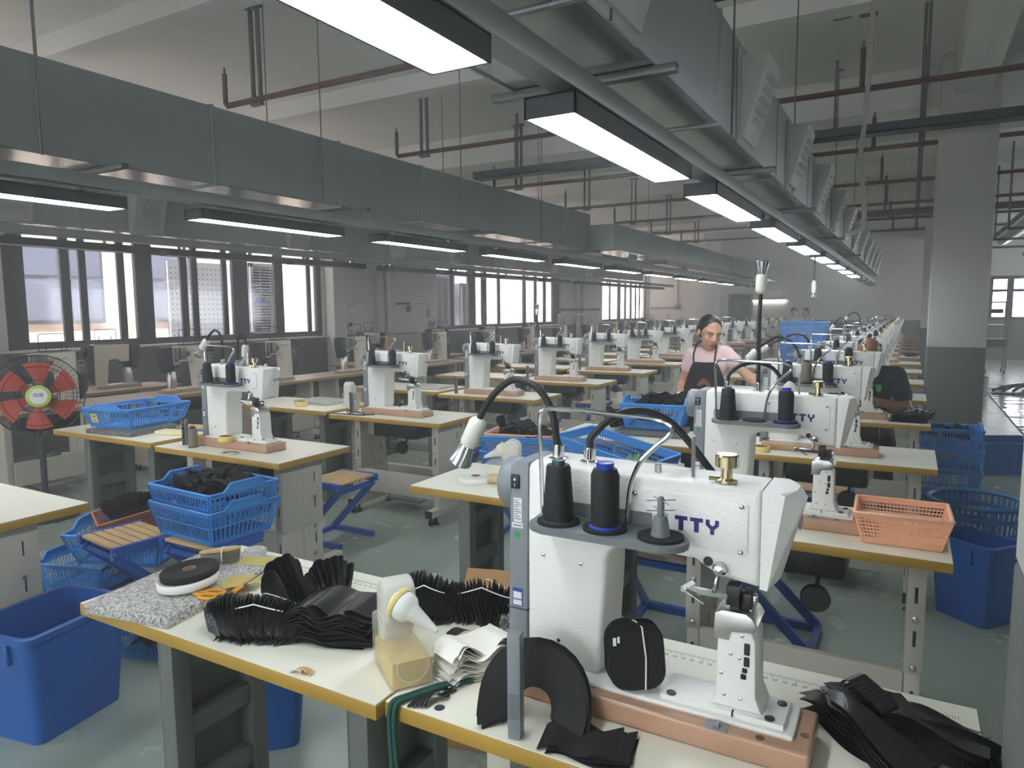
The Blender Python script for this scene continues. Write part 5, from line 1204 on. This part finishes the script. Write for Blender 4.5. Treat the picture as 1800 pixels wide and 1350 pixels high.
t = thing('power_strip', 'floor trunking with white socket plate under the second left row table', 'socket strip', (-3.35, 4.75, 0), .0); MB().b2((-.9, -.05, .1), (.6, .0, .24), .004).b2((-.8, -.04, 0), (-.76, -.0, .1)).b2((.5, -.04, 0), (.54, -.0, .1)).build('channel', BEIGE, t); MB().b2((-.05, -.058, .12), (.06, -.05, .22), .003).build('socket_plate', LABELW, t)
t = thing('trolley', 'metal shelf trolley standing in the next hall', 'trolley', (1.75, 20, 0)); q = MB()
for x in (-.2, .2):
    for y in (-.3, .3): q.b2((x-.015, y-.015, .1), (x+.015, y+.015, 1.65))
for z in (.6, 1.1, 1.64): q.b2((-.2, -.3, z), (.2, .3, z+.03))
q.build('frame', STEEL, t, 0); MB().b2((-.19, -.29, .63), (.19, .29, .8)).b2((-.19, -.29, 1.4), (.1, .1, 1.5)).build('load', DARKG, t, 0)
q = MB()
for x in (-.18, .18):
    for y in (-.28, .28): q.lathe([(.05, -.015), (.05, .015)], (x, y, .05), (1, 0, 0), 12)
q.build('wheel', BLACKP, t)
t = thing('cable_heap', 'dark heap of cables on the shiny floor of the next hall', 'cables', (1.85, 15.5, .03)); q = MB()
for i in range(6): q.tube(bez([(-.5+.15*i, -.3, .03), (-.2+.1*i, .1, .08+.02*i), (.1, .3-.1*i, .06), (.5, -.1+.08*i, .03)], 5), .03, 6)
q.build('cable', CABLE, t); t = thing('bucket', 'grey bucket on the shiny floor of the next hall', 'bucket', (1.08, 14.6, 0)); MB().lathe([(.12, 0), (.15, .34), (.14, .34), (.115, .02)], seg=20).build('body', STEEL, t)
t = thing('plastic_sheet', 'wrinkled shiny plastic sheet over the floor of the next hall', 'sheet', (0, 0, 0)); q = MB(); q.grid(lambda u, v: (1.26+4*u, 8.7+8*v, .016+.010*noise.noise(V((u*5, v*60, 0)))+.004*noise.noise(V((u*22, v*90, 3)))), 30, 150); q.build('film', mat('grey_film', (120, 122, 122), .12), t, 80)

# ---------------------------------------------------------------- people
def blob(name, parts, m_, parent, voxel=.006, smooth=6):
    """one continuous surface grown over tapered limbs and rounded masses"""
    q = MB()
    for p in parts:
        if p[0] == 'c':
            _, a, ra, b, rb = p; a, b = V(a), V(b); d = b-a; L = d.length
            pr = [(.001, -ra)]+[(ra*math.cos(math.radians(x)), -ra*math.sin(math.radians(x))) for x in (60, 30, 0)]+[(rb*math.cos(math.radians(x)), L+rb*math.sin(math.radians(x))) for x in (0, 30, 60)]+[(.001, L+rb)]
            q.lathe(pr, a, d, 14)
        else:
            _, c, s, r = (p+(None,))[:4]; q.ball(c, 1, s, r, 18, 12)
    o = q.build(name, m_, None, 0)
    md = o.modifiers.new('r', 'REMESH'); md.mode = 'VOXEL'; md.voxel_size = voxel
    ms = o.modifiers.new('s', 'SMOOTH'); ms.factor = .6; ms.iterations = smooth
    dg = bpy.context.evaluated_depsgraph_get(); me = bpy.data.meshes.new_from_object(o.evaluated_get(dg))
    bpy.data.objects.remove(o); me.name = name; me.materials.clear(); me.materials.append(m_); me.shade_smooth()
    o = bpy.data.objects.new(name, me); COL.objects.link(o); o.parent = parent
    return o
def hand_parts(wr, d, n, s=1., side=1):
    """palm, four bent fingers and a thumb; d = direction of the fingers, n = back of the hand"""
    d, n = V(d).normalized(), V(n).normalized(); x = d.cross(n)*side; wr = V(wr); P_ = []
    for k in (-1.5, -.5, .5, 1.5): P_.append(('c', wr+x*k*.009*s+d*.01*s, .012*s, wr+x*k*.018*s+d*.075*s, .0095*s))
    for k, L in zip((-1.5, -.5, .5, 1.5), (.055, .07, .075, .065)):
        b = wr+x*k*.019*s+d*.08*s; m1 = b+(d*.9-n*.35)*L*.5*s; e = m1+(d*.5-n*.85)*L*.45*s
        P_ += [('c', b, .0088*s, m1, .0082*s), ('c', m1, .0082*s, e, .0068*s)]
    tb = wr+x*.022*s+d*.02*s; tm = tb+(x*.8+d*.7-n*.2)*.035*s; P_ += [('c', tb, .013*s, tm, .0105*s), ('c', tm, .0105*s, tm+(d*.9-n*.4+x*.1)*.03*s, .008*s)]
    return P_
def head_parts(c, M, s=1.):
    """cranium, jaw, nose, brow, cheeks, ears; face looks along -y before M"""
    T = lambda p: V(c)+M @ (V(p)*s); e = M.to_euler(); E_ = lambda p, r: ('e', T(p), tuple(x*s for x in r), e)
    return [E_((0, .012, .03), (.074, .09, .085)), E_((0, -.03, -.03), (.06, .062, .075)), E_((0, -.05, -.085), (.032, .03, .024)), E_((0, -.062, .026), (.05, .026, .022)),
            E_((.034, -.062, -.022), (.024, .022, .024)), E_((-.034, -.062, -.022), (.024, .022, .024)), ('c', T((0, -.088, .012)), .008*s, T((0, -.104, -.024)), .0125*s),
            E_((.012, -.094, -.028), (.009, .01, .007)), E_((-.012, -.094, -.028), (.009, .01, .007)), E_((0, -.083, -.058), (.024, .013, .013)),
            E_((.077, .01, -.008), (.009, .018, .03)), E_((-.077, .01, -.008), (.009, .018, .03))]
def face_bits(t, c, M, s=1.):
    T = lambda p: V(c)+M @ (V(p)*s); e = M.to_euler()
    for sx in (-1, 1):
        ey = MB().ball(T((sx*.031, -.08, .006)), 1, (.0125*s, .006*s, .0035*s), e).build('eye', EYEW, t); MB().ball(T((sx*.031, -.0865, .005)), 1, (.005*s, .003*s, .0034*s), e).build('iris', HAIR, ey)
        MB().tube([T((sx*.015, -.089, .024)), T((sx*.032, -.088, .03)), T((sx*.048, -.078, .025))], .0028*s, 6).tube([T((sx*.017, -.086, .011)), T((sx*.031, -.0895, .0135)), T((sx*.045, -.081, .009))], .0016*s, 5).build('eyebrow', HAIR, t)
    MB().ball(T((0, -.095, -.054)), 1, (.02*s, .006*s, .005*s), e).ball(T((0, -.093, -.063)), 1, (.017*s, .006*s, .0055*s), e).build('lips', LIPS, t)

# woman standing behind the third table
W0 = V((-1.20, 4.86, 0)); t = thing('person', 'woman in pink T-shirt and black apron standing, looking down to her left', 'person', W0)
MH = Matrix.Rotation(.62, 3, 'Z') @ Matrix.Rotation(.30, 3, 'X') @ Matrix.Rotation(.10, 3, 'Y'); hc = V((.015, -.03, 1.395))
sl, sr = V((-.108, 0, 1.245)), V((.112, .02, 1.255)); el, wl = V((-.19, .05, 1.04)), V((-.155, -.14, .95)); er, wr_ = V((.285, -.03, 1.10)), V((.49, -.1, .96))
body = head_parts(hc, MH, .98)+[('c', (.0, .015, 1.25), .052, hc+V((0, .02, -.03)), .05), ('c', sl, .038, sr, .038), ('e', (0, .01, 1.17), (.115, .08, .11)), ('e', (0, .01, 1.0), (.125, .085, .14)), ('e', (0, .015, .85), (.15, .1, .14)),
        ('c', sl, .037, el, .034), ('c', el, .036, wl, .023), ('c', sr, .037, er, .034), ('c', er, .036, wr_, .023),
        ('c', (-.075, .02, .8), .075, (-.08, .0, .44), .052), ('c', (-.08, .0, .44), .05, (-.085, .03, .08), .032), ('c', (.075, .02, .8), .075, (.08, .0, .44), .052), ('c', (.08, 0, .44), .05, (.085, .03, .08), .032),
        ('c', (-.085, .03, .04), .035, (-.09, -.09, .03), .028), ('c', (.085, .03, .04), .035, (.09, -.09, .03), .028)]
body += hand_parts(wl, (.35, -.35, -.75), (-.4, -.6, .1), .9, 1)+hand_parts(wr_, (.85, -.2, -.4), (.2, -.1, .9), .9, -1)
blob('body', body, SKIN, t, .006, 3); face_bits(t, hc, MH, .98)
T = lambda p: hc+MH @ V(p)*1.0
e = MH.to_euler()
h = [('e', T((0, .024, .041)), (.0795, .0915, .081), e), ('e', T((.060, .03, .012)), (.021, .045, .045), e), ('e', T((-.060, .03, .012)), (.021, .045, .045), e), ('e', T((0, .08, -.005)), (.058, .034, .062), e), ('c', T((0, .118, .035)), .030, T((-.005, .125, -.04)), .022)]
blob('hair', h, HAIR, t, .006, 4)
sh = [('c', sl+V((.01, 0, -.0)), .054, sr+V((-.01, 0, 0)), .054), ('e', (0, .01, 1.17), (.136, .096, .13)), ('e', (0, .012, 1.02), (.142, .098, .15)), ('e', (0, .015, .9), (.15, .105, .12)), ('c', sl, .053, sl.lerp(el, .42), .053), ('c', sr, .053, sr.lerp(er, .36), .053)]
blob('t_shirt', sh, PINK, t, .006, 3)
q = MB()
def ap(u, v):
    x = (u-.5)*2; wz = .075+.085*min(1, v*3.2)**.8+.02*max(0, v-.5); z = 1.20-.72*v
    yb = -.112-.01*math.sin(v*3)+.07*x*x*(.4+.9*min(1, v*2.5)); return (x*wz, yb-.012*math.sin(6*v)*(v > .3)+.006*math.sin(9*x)*v, z)
q.grid(ap, 16, 24, .004); a_ = q.build('apron', APRON, t, 60)
MB().tube(bez([(-.07, -.108, 1.20), (-.075, -.09, 1.26), (-.06, -.02, 1.33), (0, .06, 1.335), (.06, -.02, 1.33), (.07, -.09, 1.27), (.07, -.108, 1.20)], 5), .006, 6).build('apron_strap', APRON, a_)
MB().prism([(-.05, .0), (-.028, .034), (.0, .05), (.03, .03), (.05, .0), (.038, .006), (.03, -.012), (.012, .006), (-.012, .006), (-.03, -.01)], -.1385, -.137, 'y').build('apron_emblem', mat('rust_print', (120, 72, 58), .8), a_, 0, (.01, 0, 1.045))
text_mesh('apron_writing', '\u95e8\u80f6\u6c34', .036, mat('grey_print', (120, 120, 120), .8), a_, (.01, -.1385, 1.0), (PI/2, 0, 0))
blob('trousers', [('c', (-.075, .02, .82), .09, (-.08, .0, .44), .07), ('c', (-.08, .0, .44), .068, (-.085, .03, .1), .055), ('c', (.075, .02, .82), .09, (.08, .0, .44), .07), ('c', (.08, 0, .44), .068, (.085, .03, .1), .055), ('e', (0, .02, .84), (.155, .11, .1))], APRON, t, .01, 3)
blob('shoe', [('c', (-.085, .05, .045), .043, (-.09, -.1, .036), .035), ('c', (.085, .05, .045), .043, (.09, -.1, .036), .035)], BLACKP, t, .008, 2)
MB().tube([wl+V((.026*math.cos(a), .01*math.cos(a), .03+.026*math.sin(a)*.4)) for a in [2*PI*i/14 for i in range(14)]], .003, 6, True).build('bracelet', BRASS, t)

# man seated behind the fourth table
M0 = V((-.27, 6.26, 0)); t = thing('person', 'balding man in navy T-shirt sitting bent over his sewing behind the fourth machine', 'person', M0)
MH = Matrix.Rotation(-.1, 3, 'Z') @ Matrix.Rotation(.62, 3, 'X'); hc = V((0, -.1, 1.20))
sl, sr = V((-.19, .0, 1.03)), V((.19, .0, 1.03)); el, wl = V((-.26, -.12, .80)), V((-.03, -.36, .86)); er, wr_ = V((.27, -.10, .78)), V((.06, -.30, .85))
body = head_parts(hc, MH, 1.06)+[('c', (0, .01, 1.04), .06, hc+V((0, .03, -.03)), .058), ('c', sl, .06, sr, .06), ('e', (0, .03, .95), (.19, .11, .15)), ('e', (0, .05, .75), (.165, .115, .18)), ('e', (0, .06, .58), (.18, .13, .12)),
        ('c', sl, .055, el, .045), ('c', el, .044, wl, .028), ('c', sr, .055, er, .045), ('c', er, .044, wr_, .028),
        ('c', (-.1, .04, .56), .085, (-.14, -.36, .54), .062), ('c', (-.14, -.36, .54), .06, (-.14, -.18, .1), .04), ('c', (.1, .04, .56), .085, (.14, -.36, .54), .062), ('c', (.14, -.36, .54), .06, (.14, -.18, .1), .04), ('c', (-.14, -.16, .05), .04, (-.15, -.28, .04), .034), ('c', (.14, -.16, .05), .04, (.15, -.28, .04), .034)]
body += hand_parts(wl, (.6, -.3, .1), (0, -.5, .8), 1., 1)+hand_parts(wr_, (-.6, -.25, .15), (0, -.5, .8), 1., -1)
blob('body', body, SKIN2, t, .007, 3); face_bits(t, hc, MH, 1.06)
T = lambda p: hc+MH @ V(p)*1.06; e = MH.to_euler()
blob('hair', [('e', T((.066, .03, .012)), (.017, .06, .045), e), ('e', T((-.066, .03, .012)), (.017, .06, .045), e), ('e', T((0, .085, .0)), (.066, .026, .055), e)], HAIR, t, .006, 3)
sh = [('c', sl, .073, sr, .073), ('e', (0, .03, .95), (.205, .125, .165)), ('e', (0, .05, .76), (.185, .135, .2)), ('e', (0, .06, .62), (.185, .14, .1)), ('c', sl, .072, sl.lerp(el, .62), .072), ('c', sr, .072, sr.lerp(er, .62), .074), ('c', (0, .01, 1.05), .08, (0, .0, 1.075), .07)]
s_ = blob('t_shirt', sh, NAVYS, t, .008, 4)
MB().prism([(-.022, .03), (.022, .03), (.02, -.01), (.004, -.035), (-.012, -.02)], -.113, -.108, 'y').build('shirt_emblem', GREENS, s_, 0, (.075, -.0, .93))
text_mesh('shirt_writing', 'ARMO', .038, LABELW, s_, (.08, -.108, .80), (PI/2, 0, .1))
blob('trousers', [('c', (-.1, .04, .56), .1, (-.14, -.36, .54), .08), ('c', (-.14, -.36, .54), .078, (-.14, -.18, .12), .062), ('c', (.1, .04, .56), .1, (.14, -.36, .54), .08), ('c', (.14, -.36, .54), .078, (.14, -.18, .12), .062), ('e', (0, .07, .57), (.185, .14, .11))], FABRICB, t, .01, 3)
blob('shoe', [('c', (-.14, -.15, .05), .048, (-.15, -.29, .04), .04), ('c', (.14, -.15, .05), .048, (.15, -.29, .04), .04)], BLACKP, t, .008, 2)
put(SO, (M0.x, M0.y+.08, 0), 0, 'blue stool the man in the navy T-shirt sits on', 'blue wood-slatted stools')
# two people far away in white shirts
for i, (x, y, rz) in enumerate(((-2.62, 19.4, .2), (-2.38, 19.7, -.6))):
    t = thing('person', ('left', 'right')[i]+' of two people in white shirts standing far away by the dark wall', 'person', (x, y, 0), rz)
    hc = V((0, -.01, 1.45)); I = Matrix.Identity(3)
    blob('body', head_parts(hc, I, .95)+[('c', (0, .01, 1.25), .05, hc, .05), ('c', (-.16, 0, 1.27), .05, (.16, 0, 1.27), .05), ('e', (0, 0, 1.1), (.15, .09, .2)), ('c', (-.17, 0, 1.26), .045, (-.21, -.02, 1.0), .037), ('c', (-.21, -.02, 1.0), .036, (-.19, -.12, .8), .025), ('c', (.17, 0, 1.26), .045, (.21, -.02, 1.0), .037), ('c', (.21, -.02, 1.0), .036, (.19, -.12, .8), .025), ('c', (-.08, 0, .85), .08, (-.09, 0, .06), .04), ('c', (.08, 0, .85), .08, (.09, 0, .06), .04)]+hand_parts((-.19, -.12, .8), (0, -.2, -1), (0, -1, .2), 1)+hand_parts((.19, -.12, .8), (0, -.2, -1), (0, -1, .2), 1, -1), SKIN, t, .009, 2)
    blob('hair', [('e', hc+V((0, .025, .045)), (.085, .092, .08)), ('e', hc+V((0, .07, -.02)), (.065, .04, .07))], HAIR, t, .009, 2)
    blob('shirt', [('c', (-.15, 0, 1.25), .065, (.15, 0, 1.25), .065), ('e', (0, 0, 1.12), (.175, .11, .2)), ('e', (0, 0, .92), (.165, .11, .16)), ('c', (-.17, 0, 1.25), .06, (-.2, -.01, 1.1), .058), ('c', (.17, 0, 1.25), .06, (.2, -.01, 1.1), .058)], WHITES, t, .01, 2)
    blob('trousers', [('c', (-.08, 0, .85), .095, (-.09, 0, .08), .06), ('c', (.08, 0, .85), .095, (.09, 0, .08), .06)], APRON, t, .012, 2)
t = thing('work_table', 'dark long bench standing by the far wall on the right', 'bench', (-1.6, 23.6, 0)); MB().b2((-1.1, -.5, .7), (1.0, .5, .76), .004).build('tabletop', DARKG, t); MB().b2((-1.0, -.4, 0), (.9, .4, .7)).b2((-.6, -.1, .76), (-.2, .2, 1.1)).build('cabinet', BLACKP, t)

# unused prototypes must not stay behind
for pr in (ST, WT, STB, WTB, SM, CN, CB, CT, UP, TR, OT, OM, SO):
    if pr.name not in used:
        for ch in pr.children_recursive: bpy.data.objects.remove(ch)
        bpy.data.objects.remove(pr)

# ---------------------------------------------------------------- haze added to lift darks and spread lamp glow
hz = bpy.data.materials.new('added_haze_scatter'); hz.use_nodes = True; nt = hz.node_tree
for n in list(nt.nodes): nt.nodes.remove(n)
vo = nt.nodes.new('ShaderNodeOutputMaterial'); vsn = nt.nodes.new('ShaderNodeVolumeScatter')
vsn.inputs['Color'].default_value = (.96, .98, 1, 1); vsn.inputs['Density'].default_value = HAZE; vsn.inputs['Anisotropy'].default_value = .35
nt.links.new(vsn.outputs[0], vo.inputs['Volume'])
o = MB().b2((-15, XE-2, -6), (XR+3, FY+3, 9)).build('added_haze', hz, None, 0)
tag(o, 'thin haze added through the workshop to lift darks and spread lamp glow', 'haze', None, 'stuff')
SC.cycles.volume_bounces = 1
